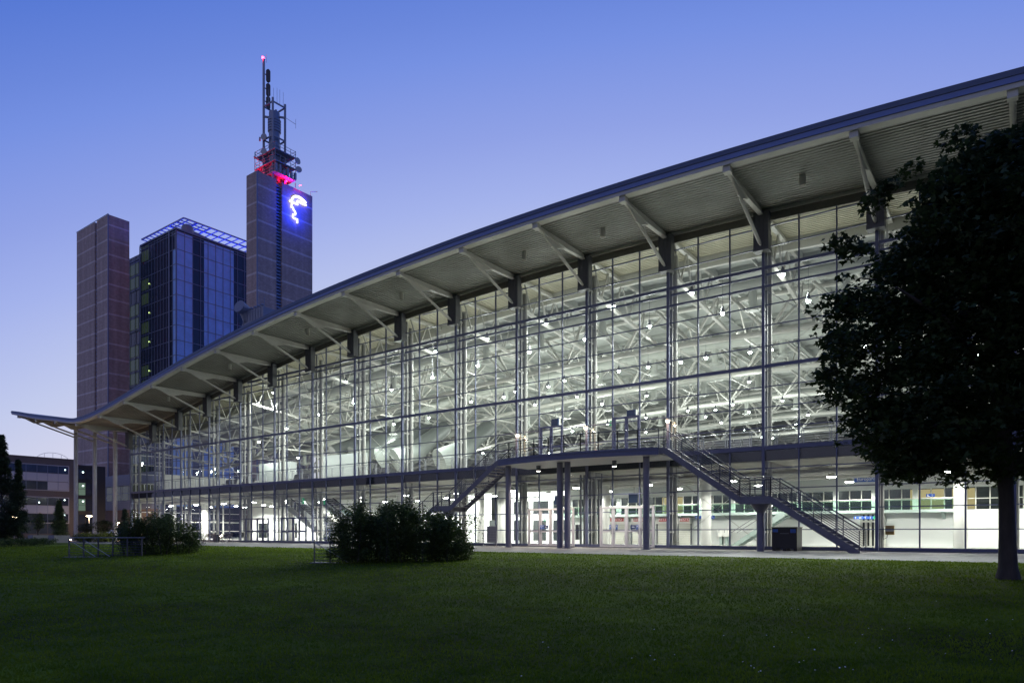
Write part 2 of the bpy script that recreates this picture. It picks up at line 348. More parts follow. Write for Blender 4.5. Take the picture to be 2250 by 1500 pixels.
def blades():
    n = 210000
    dep = 6.0+rng.random(n)**1.9*46; lat = (rng.random(n)*2-1)*.80*dep
    P = np.stack([RT.x*lat+FW.x*dep, RT.y*lat+FW.y*dep], 1); P = P[(P[:,1] < LE-.1)]; n = len(P)
    z = np.array([lz(a, b) for a, b in P]); h = (.012+.024*rng.random(n)); ang = rng.random(n)*2*np.pi; D = np.hypot(P[:,0], P[:,1]); h *= 1+D*.018; wd = .003+.0035*rng.random(n)+.0007*D
    dx, dy = np.cos(ang)*wd, np.sin(ang)*wd; lx, ly = rng.normal(0, .5, n)*h, rng.normal(0, .5, n)*h
    v = np.empty((n, 3, 3)); v[:,0] = np.stack([P[:,0]-dx, P[:,1]-dy, z-.005], 1); v[:,1] = np.stack([P[:,0]+dx, P[:,1]+dy, z-.005], 1); v[:,2] = np.stack([P[:,0]+lx, P[:,1]+ly, z+h], 1)
    return v.reshape(-1, 3), 3
def faces_mesh(name, v, k, m, parent=None):
    n = len(v)//k; me = bpy.data.meshes.new(name)
    me.vertices.add(len(v)); me.vertices.foreach_set('co', np.ascontiguousarray(v, dtype=np.float32).ravel())
    me.loops.add(len(v)); me.loops.foreach_set('vertex_index', np.arange(len(v), dtype=np.int32))
    me.polygons.add(n); me.polygons.foreach_set('loop_start', np.arange(0, n*k, k, dtype=np.int32))
    try: me.polygons.foreach_set('loop_total', np.full(n, k, dtype=np.int32))
    except Exception: pass
    me.materials.append(m); me.update(calc_edges=True); me.validate()
    return link(name, me, parent)
v, k = blades(); tag(faces_mesh('grass', v, k, M['blade']), 'short dark green mown grass blades on the lawn', 'grass', kind='stuff')
mb = MB()
for _ in range(60):
    u = random.random(); d = 7.0+8*random.random()**1.5; x = random.gauss(.45, .16)
    p = RT*(x*d)+FW*d
    mb.disc((p.x, p.y, lz(p.x, p.y)+.03), .006+.004*random.random(), (random.gauss(0,.3), random.gauss(0,.3), 1), .004, 6)
tag(mb.build('daisies', M['daisy']), 'tiny white daisies dotted in the dark lawn', 'flowers', kind='stuff')
# ------------------------------------------------------------------ exhibition hall
hall = thing('exhibition_hall', 'long glass fronted exhibition hall with arched overhanging roof, lit white inside', 'exhibition hall', (-40, FY, 0))
XR = X1
# roof shell (hall and free canopy), edge fascia in three strips
mb = MB(); sweep(mb, [(EY+.5,.30),(166,.30),(166,.74),(EY+.5,.74)], X0-.3, XR); sweep(mb, [(EY+.5,.30),(48.5,.30),(48.5,.72),(EY+.5,.72)], XT, X0-.3, tap=True)
roof = mb.build('roof', M['ceil'], hall)
mb = MB(); sweep(mb, [(EY,0),(EY+.5,0),(EY+.5,.21),(EY,.21)], XT, XR, tap=True); mb.build('edge_beam', M['cream'], roof)
mb = MB(); sweep(mb, [(EY-.06,.213),(EY+.5,.213),(EY+.5,.47),(EY-.06,.47)], XT, XR, tap=True); mb.build('fascia', M['fasc'], roof)
mb = MB(); sweep(mb, [(EY-.1,.473),(EY+.9,.473),(EY+.9,.82),(EY+.02,.80)], XT-.1, XR, tap=True); mb.build('roof_edge_capping', M['dark'], roof)
# corrugated soffit, running on inside to the white edge beam
SI = 46.6
def ribs(y, y1):
    p = []
    while y < y1-.1: p.extend([(y, .02), (y+.15, .02), (y+.163, .17), (y+.256, .17)]); y += .27
    p.append((min(y, y1), .02)); return p
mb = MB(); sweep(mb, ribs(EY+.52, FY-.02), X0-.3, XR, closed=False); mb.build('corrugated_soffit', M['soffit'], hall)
mb = MB(); sweep(mb, ribs(FY+.16, SI), X0+.2, XR, closed=False); mb.build('indoor_deck', mat('deck_lamplight_colour', (.58,.56,.44), .55, var=.1, scale=.6), hall)  # same deck as outside; lamplight is put into its paler, yellower colour
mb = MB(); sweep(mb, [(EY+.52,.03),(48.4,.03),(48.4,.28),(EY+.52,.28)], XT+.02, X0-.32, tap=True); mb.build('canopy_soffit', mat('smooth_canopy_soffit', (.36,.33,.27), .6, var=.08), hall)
mb = MB(); sweep(mb, [(SI,-.75),(SI+.3,-.75),(SI+.3,.25),(SI,.25)], X0+.2, XR); mb.build('inner_edge_beam', M['white'], hall)
mb = MB(); sweep(mb, [(FY-.14,-.16),(FY+.14,-.16),(FY+.14,.0),(FY-.14,.0)], X0, XR); mb.build('head_rail', M['cream'], hall)
mb = MB(); sweep(mb, [(FY-.02,-.62),(FY+.12,-.62),(FY+.12,-.163),(FY-.02,-.163)], X0, XR); mb.build('head_panel', M['shadowgap'], hall)
# curtain wall: one glazed bay per six metres, frame with its glass as a sub-part
ZT = [0.12,1.2,2.4,3.6,4.8,6.0,7.2,8.4,9.6,10.8,12.0,13.2,14.4,15.5,16.6,17.8,19.0]
HEAVY = {6.0:(.24,.18),10.8:(.19,.16),15.5:(.11,.15),16.6:(.17,.16),.12:(.2,.14)}
def top(x): return R(x)-.60
for i in range(I0, I1):
    xa, xb = bx(i), bx(i+1); mb = MB()
    if i == I0: mb.box(xa-.12, xa+.12, FY-.16, FY+.16, 0, top(xa))
    mb.box(xb-.08, xb+.08, FY-.10, FY+.07, 0, top(xb)-.0)
    for k in (1, 2):
        x = xa+2*k; mb.box(x-.036, x+.036, FY-.07, FY+.05, 0.02, top(x))
    for z in ZT:
        h, d = HEAVY.get(z, (.055, .10)); s = [x for x in stations(xa+.1, xb-.1, .25) if top(x) > z+.12]
        if not s: continue
        a, b = min(s), max(s); mb.box(a, b, FY-d*.62, FY+d*.4, z-h/2, z+h/2)
    if top((xa+xb)/2) > 16.9: mb.box(xa+.1, xb-.1, FY+.16, FY+.24, 16.2, 16.32)
    fr = mb.build('glazed_bay', M['blue'], hall)
    g = MB(); xs = stations(xa, xb, 1.5); g.poly([(xa, FY, .1)]+[(xb, FY, .1)]+[(x, FY, top(x)+.02) for x in reversed(xs)]); g.build('glass_pane', M['glass'], fr)
# anthracite boxes at the bay heads, brackets and struts
for i in range(I0, I1+1):
    x = bx(i); r = R(x); mb = MB()
    mb.box(x-.36, x+.36, FY-.5, FY-.02, r-2.3, r-.165); mb.box(x-.44, x+.44, FY-.56, FY+.06, r-2.46, r-2.303)
    for s in (-.40, .40): mb.box(x+s-.035, x+s+.035, FY-.54, FY-.04, r-2.3, r-.17)
    for s in (-.12, .12): mb.box(x+s-.02, x+s+.02, FY-.53, FY-.503, r-2.28, r-.2)
    mb.build('bay_head_box', M['panel'], hall)
for i in range(-4, I1+1):
    x = bx(i); r = R(x)
    yi = FY-.5 if i >= I0 else 42.5
    mb = MB()
    f = lambda y: R(x)-.0
    # web plate with gusset, plus flanges
    mb.slabx([(yi, r-.02), (yi, r-.34), (39.0, r-.38), (37.7, r-.80), (37.3, r-.80), (36.3, r-.36), (EY+.25, r-.22), (EY+.25, r-.02)], x-.05, x+.05)
    mb.slabx([(yi-.002, r-.30), (38.7, r-.36), (38.7, r-.44), (yi-.002, r-.38)], x-.135, x+.135)
    mb.slabx([(38.698, r-.36), (EY+.3, r-.17), (EY+.3, r-.25), (38.698, r-.44)], x-.125, x+.125)
    mb.box(x-.19, x+.19, EY+.12, EY+.5, r-.3, r+.01)
    br = mb.build('roof_bracket', M['cream'], hall)
    zb = r-2.15 if i >= I0 else r-2.2
    s = MB(); a = Vector((x, yi-.06, zb)); b = Vector((x, 37.5, r-.74))
    d = (b-a).normalized(); s.tube([a, a+d*.25, b-d*.3, b], [.06, .10, .10, .06], 10); s.build('strut', M['cream'], br, True)
for i in range(-4, I1):
    pass
for (sx, sy) in ((370,880),(505,805),(676,700),(882,645),(1152,555),(1325,508),(1763,392)):
    Y = 38.3
    for it in range(6):
        q = px(sx, sy, Y=Y)
    q = px(sx, sy, Y=38.6); x = q.x; r = R(x)
    mb = MB(); mb.tube([(x, 38.6, r+.03), (x, 38.6, r-.5)], .17, 12); mb.cm = 1; mb.tube([(x, 38.6, r-.501), (x, 38.6, r-.53)], .15, 12)
    mb.build('soffit_speaker', [M['cream'], M['shadowgap']], hall, True)
# slim poles of the free canopy
for i in (-2, -3, -4):
    x = bx(i); mb = MB(); mb.tube([(x, 42.5, 0), (x, 42.5, R(x)+.03)], .26, 14); mb.tube([(x, 42.5, 0), (x, 42.5, .06)], .4, 14); mb.build('canopy_pole', M['polep'], hall, True)
# interior columns behind the glass, with the flat posts that hold the mullions
for i in range(I0, I1+1):
    x = bx(i); r = R(x); mb = MB()
    mb.tube([(x, FY+1.0, 0), (x, FY+1.0, r-1.1)], .20, 14); mb.box(x-.09, x+.09, FY+.42, FY+.56, 0, r-.64)
    z = 1.0
    while z < r-1.6: mb.box(x-.05, x+.05, FY+.13, FY+.8, z, z+.1); z += 1.2
    mb.build('column', M['colp'], hall, True)
# gallery slab, spandrel, rail
mb = MB(); mb.box(X0+.2, XR, FY+.2, 53, 5.25, 5.95); mb.box(X0+.2, -45, 53, 62, 5.25, 5.95); mb.build('gallery_slab', M['gceil'], hall)
mb = MB(); mb.box(X0+.2, XR, FY+.14, FY+.198, 5.28, 5.93); mb.build('spandrel_panel', M['band'], hall)
mb = MB(); mb.box(X0+.25, XR, FY+.22, 53, 5.955, 5.99); mb.build('gallery_floor', mat('grey_gallery_floor', (.075,.07,.065), .5, var=.1), hall)
mb = MB(); x = X0+.6
while x < XR-1.5:
    for xx in (x, x+1.38): mb.box(xx-.02, xx+.02, FY+.62, FY+.66, 5.99, 7.06)
    for k in range(6): mb.tube([(x, FY+.64, 6.14+.15*k), (x+1.38, FY+.64, 6.14+.15*k)], .011, 5)
    x += 1.5
mb.tube([(X0+.4, FY+.64, 7.1), (XR, FY+.64, 7.1)], .03, 8); mb.build('gallery_rail', M['steel'], hall)
# ground floor
mb = MB(); mb.box(X0, XR, FY+.05, 53.3, -.5, .06); mb.build('lobby_floor', M['lfloor'], hall)
mb = MB(); mb.box(-45, XR, 53.301, 166, -.5, .06); mb.box(X0, -45.01, 62.301, 166, -.5, .06); mb.box(X0, -45.01, 53.301, 62.3, -.5, .06); mb.build('hall_floor', mat('dark_hall_floor', (.075,.075,.075), .5, var=.15, scale=.4), hall)
mb = MB(); 
for i in range(I0, I1+1): mb.box(bx(i)-.14, bx(i)+.14, FY+.35, 52.9, 4.80, 5.248)
for y, z, r in ((44.4, 4.7, .13), (46.2, 4.78, .24), (46.9, 4.9, .09), (49.6, 4.75, .2)): mb.tube([(X0+1, y, z), (XR, y, z)], r, 10)
for i in range(I0, I1):
    for d in (1.6, 4.4): mb.box(bx(i)+d-.5, bx(i)+d+.5, 47.6, 48.9, 4.86, 5.1)
mb.build('ceiling_services', mat('grey_service_runs', (.42,.41,.38), .55, var=.1), hall, True)
# white back wall with its internal window band, ledge and glass balustrade
BX0 = -33.0
mb = MB(); mb.box(BX0, XR, 53, 53.3, .06, 2.5); mb.box(BX0, XR, 53, 53.3, 3.95, 5.25); x = BX0+.2
while x < XR: mb.box(x-.16, x+.16, 53.0, 53.29, 2.5, 3.95); x += 2.45
bw = mb.build('back_wall', M['wall'], hall)
mb = MB(); mb.box(BX0, XR, 53.8, 53.9, 2.5, 4.0); mb.build('dark_room', M['darkwin'], bw)
mb = MB(); x = BX0+.2
while x < XR-2.4:
    for d in (.9, 1.65): mb.box(x+d-.03, x+d+.03, 53.1, 53.16, 2.5, 3.95)
    mb.box(x+.16, x+2.29, 53.1, 53.155, 3.18, 3.23); x += 2.45
mb.build('window_bars', M['cream'], bw)
for a, b in ((1455,1500),(2000,2075),(2092,2142)):
    xa = px(a, 1100, Y=53.7).x; xb = px(b, 1100, Y=53.7).x
    mb = MB(); mb.box(xa, xb, 53.70, 53.75, 2.55, 3.9); mb.build('lit_window', M['yellowl'], bw)
mb = MB(); mb.box(BX0, -3.2, 51.7, 52.99, 2.33, 2.52)
for x in (-29, -22, -15, -8, -4.2): mb.slabx([(52.99, 2.33), (52.99, 1.9), (52.4, 2.15), (51.9, 2.32)], x-.1, x+.1)
lg = mb.build('wall_ledge', M['sgreen'], hall)
mb = MB(); mb.box(BX0, -3.2, 51.72, 51.74, 2.53, 3.2); mb.build('ledge_balustrade', M['gclear'], lg)
mb = MB(); mb.tube([(BX0, 51.73, 3.22), (-3.2, 51.73, 3.22)], .03, 6); mb.build('ledge_handrail', M['cream'], lg)
# open lobby further left
mb = MB(); mb.box(-88, -45, 57, 57.3, .06, 5.25); mb.box(-45.3, -45, 53.5, 57, .06, 5.25); mb.box(-63.5, -60.5, 50, 56.9, .06, 5.24); 
mb.build('lobby_wall', M['wall'], hall)
mb = MB(); mb.box(-74, -68, 49, 50, 6, 9.2); mb.box(-64, -57, 50.2, 51, 6, 9.6); mb.build('gallery_wall', mat('grey_gallery_wall', (.24,.26,.25), .6), hall)
mb = MB(); mb.box(-44.9, BX0-.3, 60, 60.2, .06, 5.25); x = -44
mb.build('lobby_rear_wall', M['wall'], hall)
mb = MB()
for x in stations(-86, -46, 6.6): mb.box(x, x+1.9, 56.93, 56.98, .3, 2.3)
for x in stations(-44, -34, 2.6): mb.box(x, x+1.6, 59.93, 59.98, .2, 2.3); mb.box(x, x+1.9, 59.93, 59.98, 3.0, 4.3)
mb.build('lobby_door_panel', M['darkwin'], hall)
for (cx, cy_) in ((1552,1150),(640,1150),(450,1150),(380,1150),(1056,1130),(1102,1130),(880,1150),(1330,1140),(2110,1150)):
    q = px(cx, cy_, Y=47.2); mb = MB(); mb.tube([(q.x, 47.2, .06), (q.x, 47.2, 5.25)], .34 if cx > 1000 else .4, 16); mb.build('lobby_column', M['white'], hall, True)
# bundle of dark service pipes behind the entrance glass
mb = MB()
for k, cx in enumerate((1276,1284,1291,1301,1310,1316,1321)):
    q = px(cx, 1150, Y=43.6+.15*(k % 2)); mb.tube([(q.x, q.y, .06), (q.x, q.y, 5.2)], .075, 8)
q = px(1269, 1150, Y=43.7); mb.box(q.x-.12, q.x+.12, 43.6, 43.8, .5, 1.6)
mb.build('pipe_bundle', M['panel'], hall, True)
# left gable wall: white panels and dark glazing
mb = MB()
for y0, y1 in ((FY+.5, 66),): mb.box(X0-.05, X0+.15, 46, y1, 6.1, 8.6)
for y in stations(FY+.5, 78, 3): mb.box(X0-.08, X0+.12, y-.08, y+.08, 0, 13.6)
for z in ZT[:12]: mb.box(X0-.06, X0+.1, FY+.2, 78, z-.04, z+.04)
gw = mb.build('gable_wall', M['white'], hall)
mb = MB(); mb.poly([(X0, FY+.1, 0), (X0, 78, 0), (X0, 78, 13.7), (X0, FY+.1, 13.7)]); mb.build('gable_glass', M['glass'], gw)
mb = MB(); mb.box(X0-.1, X0+.2, 78, 166, 0, 15); mb.box(X0, XR, 165.6, 166, 0, 22); mb.box(XR+.02, XR+.3, FY, 166, 0, 20); mb.build('outer_wall', M['ceil'], hall)
# hall ceiling ribs and cross beams
mb = MB()
for i in range(I0, I1+1):
    x = bx(i); r = R(x)
    mb.bar((x, SI+.3, r+.06), (x, 165, r+.06), .18, .45)
    mb.bar((x+3, SI+.3, R(x+3)+.16), (x+3, 165, R(x+3)+.16), .10, .26)
mb.build('cross_beams', M['duct'], hall)
mb = MB(); y = 50.5
while y < 160: sweep(mb, [(y,-.02),(y+.12,-.02),(y+.12,.29),(y,.29)], X0+.3, XR, 3); y += 6.4
mb.build('ceiling_purlins', M['duct'], hall)
# triangular arch trusses along the hall
for Y0, dp in ((53.2,3.3),(66,3.3),(79.5,3.3),(94,3.3),(110,3.2),(128,3.2),(146,3.2)):
    mb = MB(); wtr = 1.5; n = 6 if Y0 > 90 else 8
    for dy, dz in ((-wtr, -.75), (wtr, -.75), (0, -.75-dp)):
        pts = [(x, Y0+dy, R(x)+dz) for x in stations(X0+1, XR, 3)]
        mb.tube(pts, .19 if dz > -2 else .22, n)
    for i in range(I0, I1):
        x = bx(i)+3; xa, xb = bx(i)+.05, bx(i+1)-.05
        for dy in (-wtr, wtr):
            for xx in (xa, xb): mb.tube([(x, Y0, R(x)-.75-dp), (xx, Y0+dy, R(xx)-.8)], .115, n, False)
        mb.tube([(xa, Y0-wtr, R(xa)-.75), (xa, Y0+wtr, R(xa)-.75)], .08, n, False)
        mb.tube([(x, Y0-wtr, R(x)-.75), (x, Y0+wtr, R(x)-.75)], .09, n, False)
        mb.tube([(x, Y0-wtr, R(x)-.75), (xb, Y0+wtr, R(xb)-.75)], .07, 5, False)
    mb.build('arch_truss', M['truss'], hall, True)
# short cross trusses from each column to the first arch truss
for i in range(I0, I1+1):
    x = bx(i); r = R(x); mb = MB()
    mb.bar((x, FY+.6, r-.22), (x, SI, r-.22), .26, .22); mb.bar((x, SI+.32, r-.26), (x, 51.7, r-.3), .22, .2)
    mb.bar((x, FY+1.0, r-2.35), (x, 53.0, r-3.6), .24, .20)
    ys = [FY+1.0, FY+3.0, FY+5.2, FY+7.4, 51.4]
    for k in range(4):
        ya, yb = ys[k], ys[k+1]; ym = (ya+yb)/2; zb = lambda y: r-2.35-1.25*(y-FY-1)/10.2
        mb.bar((x, ya, r-.3), (x, ym, zb(ym)), .10, .10); mb.bar((x, ym, zb(ym)), (x, yb, r-.3), .10, .10)
    mb.build('cross_truss', M['truss'], hall)
for Y0 in (60, 73, 87, 102, 119, 137):
    mb = MB()
    for i in range(I0, I1+1):
        x = bx(i); r = R(x)
        mb.bar((x, Y0-5.2, r-3.2), (x, Y0+5.2, r-3.2), .16, .16); mb.bar((x, Y0-5, r-.6), (x, Y0+5, r-.6), .16, .16)
        for a in (-4.8, 0): mb.bar((x, Y0+a, r-.65), (x, Y0+a+2.4, r-3.2), .10, .10); mb.bar((x, Y0+a+2.4, r-3.2), (x, Y0+a+4.8, r-.65), .10, .10)
    mb.build('tie_truss', M['truss'], hall)
# round air ducts with drop nozzles
for Y0, dz, rr in ((49.4,-1.55,.48),(62.2,-2.0,.46),(75,-2.0,.45),(90,-2.0,.45),(105,-2.2,.6),(122,-2.2,.6),(134,-1.6,.6),(141,-2.2,.6)):
    mb = MB(); mb.tube([(x, Y0, R(x)+dz) for x in stations(X0+2, XR, 3)], rr, 14)
    if Y0 < 92:
        for i in range(I0+1, I1): 
            for off in ((3.0,) if Y0 < 60 else (1.6,)):
                x = bx(i)+off; r = R(x)+dz
                if Y0 in (49.4, 62.2, 75, 90): mb.tube([(x, Y0, r-.3), (x, Y0, r-1.75)], .30, 12); mb.tube([(x, Y0, r-1.75), (x, Y0, r-1.84)], .56, 18); mb.tube([(x, Y0, r-1.84), (x, Y0, r-1.9)], .4, 16)
    mb.build('air_duct', M['duct'], hall, True)
# big round vent horns hanging at the low end of the hall
for cx, cy_ in ((733,1000),(775,1003),(835,1005),(868,1010),(965,1012),(580,985)):
    q = px(cx, cy_, Y=58); x = q.x; mb = MB(); c = Vector((x, 58, q.z))
    mb.tube([c, c+Vector((1.0, 2.6, 1.2)), c+Vector((1.2, 5.0, 3.0)), c+Vector((1.2, 7.5, 4.6))], [1.35, 1.25, 1.0, .9], 18); mb.build('vent_horn', M['horn'], hall, True)
# wind bracing rods
mb = MB()
for i in (2, 6, 10, 12):
    x = bx(i)
    for za, zb in ((6.2, 10.7), (10.9, 15.4)): mb.tube([(x, FY+.45, za), (x+6, FY+.45, zb)], .02, 5); mb.tube([(x, FY+.47, zb), (x+6, FY+.47, za)], .02, 5)
x = bx(11)
for za, zb in ((.1, 4.8),): mb.tube([(x, FY+.45, za), (x+6, FY+.45, zb)], .02, 5); mb.tube([(x, FY+.47, zb), (x+6, FY+.47, za)], .02, 5)
mb.build('bracing_rods', M['cream'], hall)
# ------------------------------------------------------------------ doors in the hall front
def door_set(name, xs, z0, z1, m, handles=True, midz=1.05):
    mb = MB(); Y = FY-.10; t = .06
    for x in xs: mb.box(x-t, x+t, Y-.1, Y+.02, z0, z1)
    mb.box(xs[0]-t, xs[-1]+t, Y-.12, Y+.02, z1, z1+.13)
    for a, b in zip(xs[:-1], xs[1:]):
        mb.box(a+t, b-t, Y-.07, Y+.01, z0, z0+.12); mb.box(a+t, b-t, Y-.07, Y+.01, z0+midz-.06, z0+midz+.06)
        mb.box(a+t, a+t+.06, Y-.06, Y+.01, z0+.12, z1); mb.box(b-t-.06, b-t, Y-.06, Y+.01, z0+.12, z1)
    d = mb.build(name, m, hall)
    if handles:
        h = MB()
        for k, (a, b) in enumerate(zip(xs[:-1], xs[1:])):
            x = b-t-.03 if k % 2 == 0 else a+t+.03
            h.box(x-.015, x+.015, Y-.16, Y-.13, z0+.85, z0+1.25); h.box(x-.012, x+.012, Y-.13, Y-.06, z0+.9, z0+.93); h.box(x-.012, x+.012, Y-.13, Y-.06, z0+1.17, z0+1.2)
        h.build('handle', M['steel'], d)
    return d
lg_ = mat('light_grey_door_paint', (.52,.51,.53), .4)
gx_ = lambda c: px(c, 1150, Y=FY-.1).x
door_set('entrance_doors', [gx_(c) for c in (1163,1188,1210,1235,1261)], .06, 2.62, lg_)
door_set('entrance_doors', [gx_(c) for c in (1321,1348,1377,1407,1437)], .06, 2.62, lg_)
door_set('side_doors', [gx_(c) for c in (541,553,566,578,590)], .06, 2.35, M['blue'])
door_set('side_doors', [gx_(c) for c in (619,632,645,658,673)], .06, 2.35, M['blue'])
door_set('balcony_door', [gx_(c) for c in (1189,1212,1236)], 6.1, 8.5, M['blue'])
door_set('balcony_door', [gx_(c) for c in (1350,1377,1405)], 6.1, 8.6, M['blue'])
# sill plinth
mb = MB(); mb.box(X0, XR, FY-.2, FY+.05, -.2, .06); mb.build('plinth', M['dark'], hall)
# ------------------------------------------------------------------ hall lamps hung in the trusses
lampmesh = MB(); lampmesh.lathe((0,0,0), [(.05,.5),(.08,.4),(.14,.2),(.165,.02)], 12); lampmesh.tube([(0,0,.45),(0,0,2.2)], .012, 5)
bulb = MB(); bulb.lathe((0,0,0), [(.02,-.12),(.09,-.10),(.13,-.02),(.14,.02)], 12)
proto = thing('hall_lamp', 'lit white bell lamp hanging among the roof trusses inside the hall', 'lamp', (0,0,0), 'lamps hanging in the hall roof')
lampmesh.build('shade', M['panel'], proto, True); bulb.build('bulb', M['lampg'], proto, True)
HL = [(1720,603),(1776,661),(1588,688),(1520,644),(1348,673),(1200,708),(1285,745),(1427,717),(1070,744),(957,772),(1163,773),(1050,803),(1133,860),(1107,872),(1035,882),(1240,836),(1205,849),(1268,871),(1310,827),(1360,815),(1424,806),(1496,795),(1551,786),(1648,774),(1695,768),(1176,889),(1323,887),(1421,869),(1234,942),(1258,947),(760,838),(860,856),(950,829),(777,885),(601,862),(700,910),(630,941),(865,931),(789,955),(818,996),(872,973),(809,990),(569,970),(655,1005),(942,917),(1075,942),(1061,995),(1419,917),(1335,931),(1419,949),(1511,902),(1550,915),(1572,900),(1610,888),(1645,905),(1719,880),(1677,917),(1646,838),(1585,928),(1533,973),(1635,943),(1674,960),(1698,962),(1749,932),(1776,911),(1756,958),(1810,880),(1206,995),(1237,963),(1900,760),(2010,700),(2110,640),(2000,800),(2080,860),(2150,780),(1930,900),(2060,930),(2180,900)]
spots = []
for lx_, ly_ in HL:
    h = 4.9
    d = RT*((lx_-1125)/1525)+FW+Vector((0,0,(1169-ly_)/1525)); best = None
    t = 40/d.y
    while t*d.y < 163:
        q = Vector((0,0,HC))+d*t
        if q.y > 45 and q.x > X0+2 and q.z >= R(q.x)-h: best = q; break
        t += .1
    if best is None: continue
    spots.append(best)
first = True
for q in spots:
    if first: proto.location = q; o = proto; first = False
    else: o = copy_thing(proto, q)
hl_col = (.965, 1.0, .95)
for k, q in enumerate(spots):
    o = [c for c in COL.objects if False]
roots = [o for o in COL.objects if o.name.split('.')[0] == 'hall_lamp']
for o in roots:
    l = bpy.data.lights.new('hall_lamp_light', 'SPOT'); l.spot_size = math.radians(148); l.spot_blend = .5; l.energy = 2500 if o.location.y < 47.5 else 8200 if o.location.x > -28 else 3600 if o.location.x < -45 else 4500; l.color = hl_col; l.shadow_soft_size = .25
    lo = link('lamp_light', l); lo.parent = o; lo.location = (0, 0, -.35)
    l = bpy.data.lights.new('hall_lamp_glow', 'POINT'); l.energy = 90 if o.location.y < 47.5 else 330 if o.location.x > -45 else 720; l.color = hl_col; l.shadow_soft_size = .3
    lo = link('lamp_glow', l); lo.parent = o; lo.location = (0, 0, -.36)
# ------------------------------------------------------------------ ground floor downlights
dm = MB(); dm.lathe((0,0,0), [(.05,.42),(.09,.3),(.26,.10),(.28,.02)], 14); dm.tube([(0,0,.4),(0,0,.85)], .015, 5)
db = MB(); db.lathe((0,0,0), [(.02,-.05),(.22,-.03),(.26,.02)], 14)
dp = thing('pendant_downlight', 'lit round pendant downlight under the ground floor ceiling of the hall', 'lamp', (0,0,0), 'downlights of the ground floor')
dm.build('shade', M['cream'], dp, True); db.build('bulb', M['lamp'], dp, True)
GL = [(x, y) for x in [bx(i)+3 for i in range(-1, 16)] for y in (45.3, 50.6)]+[(-84,53.5),(-78,53.5),(-72,53.5),(-66,53.5),(-57,53.5),(-52,53.5),(-47,53.5),(-39,57)]  # pendants listed after the grid are added to brighten the lobby
for k, (x, y) in enumerate(GL):
    if k == 0: dp.location = (x, y, 4.38)
    else: copy_thing(dp, (x, y, 4.38))
for o in [o for o in COL.objects if o.name.split('.')[0] == 'pendant_downlight']:
    l = bpy.data.lights.new('downlight_light', 'SPOT'); l.spot_size = math.radians(166); l.spot_blend = .2; l.energy = 720 if o.location.x > -45 else 1350; l.color = (1, .985, .92); l.shadow_soft_size = .2
    lo = link('lamp_light', l); lo.parent = o; lo.location = (0, 0, -.3)
# ------------------------------------------------------------------ outside balcony and staircases
st = thing('outside_staircase', 'grey steel balcony with a staircase down each side in front of the glass hall', 'staircase', (-23, 39.5, 0))
DX0, DX1, DZ = -29.2, -17.3, 6.02
def dy_(x): u = (x-(DX0+DX1)/2)/((DX1-DX0)/2); return 37.9-1.0*(1-u*u)
xs = stations(DX0, DX1, .7)
def deckpoly(z, inset=0): return [(x, dy_(x)+inset, z) for x in xs]+[(DX1, FY-.25, z), (DX0, FY-.25, z)]
mb = MB(); n = len(xs)+2; vs = deckpoly(DZ-.40, .05)+deckpoly(DZ-.03, .05)
mb.add(vs, [tuple(range(n-1,-1,-1)), tuple(range(n,2*n))]+[(i,(i+1)%n,n+(i+1)%n,n+i) for i in range(n)]); deck = mb.build('deck', mat('deck_soffit_paint', (.62,.60,.58), .6), st)
mb = MB()
for a, b in zip(xs[:-1], xs[1:]):
    for z0, z1, o in ((DZ-.42, DZ-.12, 0), (DZ-.12, DZ+.0, -.06)): mb.add([(a,dy_(a)+o,z0),(b,dy_(b)+o,z0),(b,dy_(b)+o,z1),(a,dy_(a)+o,z1),(a,dy_(a)+.045,z0),(b,dy_(b)+.045,z0),(b,dy_(b)+.045,z1),(a,dy_(a)+.045,z1)], [(0,1,2,3),(7,6,5,4),(3,2,6,7),(0,4,5,1),(0,3,7,4),(1,5,6,2)])
mb.build('edge_channel', M['blue'], deck)
for cx in (1117,1230,1247,1420):
    q = px(cx, 1150, Y=38.55); mb = MB(); mb.tube([(q.x, 38.55, 0), (q.x, 38.55, DZ-.40)], .20, 16); mb.tube([(q.x,38.55,0),(q.x,38.55,.03)], .3, 16); mb.build('support_column', M['post'], st, True)
def rail(pts, name='railing', posts=True, step=1.1, hz=5, H=1.05, frame=True):
    mb = MB()
    for a, b in zip(pts[:-1], pts[1:]):
        a = Vector(a); b = Vector(b); L = (b-a).length; k = max(1, round(L/step))
        for j in range(k+1):
            p = a.lerp(b, j/k); mb.box(p.x-.025, p.x+.025, p.y-.025, p.y+.025, p.z-.1, p.z+H)
        for j in range(hz): mb.tube([a+Vector((0,0,.16+j*(H-.3)/(hz-1))), b+Vector((0,0,.16+j*(H-.3)/(hz-1)))], .013, 5)
    top_ = [Vector(p)+Vector((0,0,H+.03)) for p in pts]
    mb.tube(top_, .034, 8); return mb.build(name, M['railpaint'], st)
rail([(x, dy_(x)+.03, DZ) for x in stations(DX0, DX1, 1.19)], step=1.19)
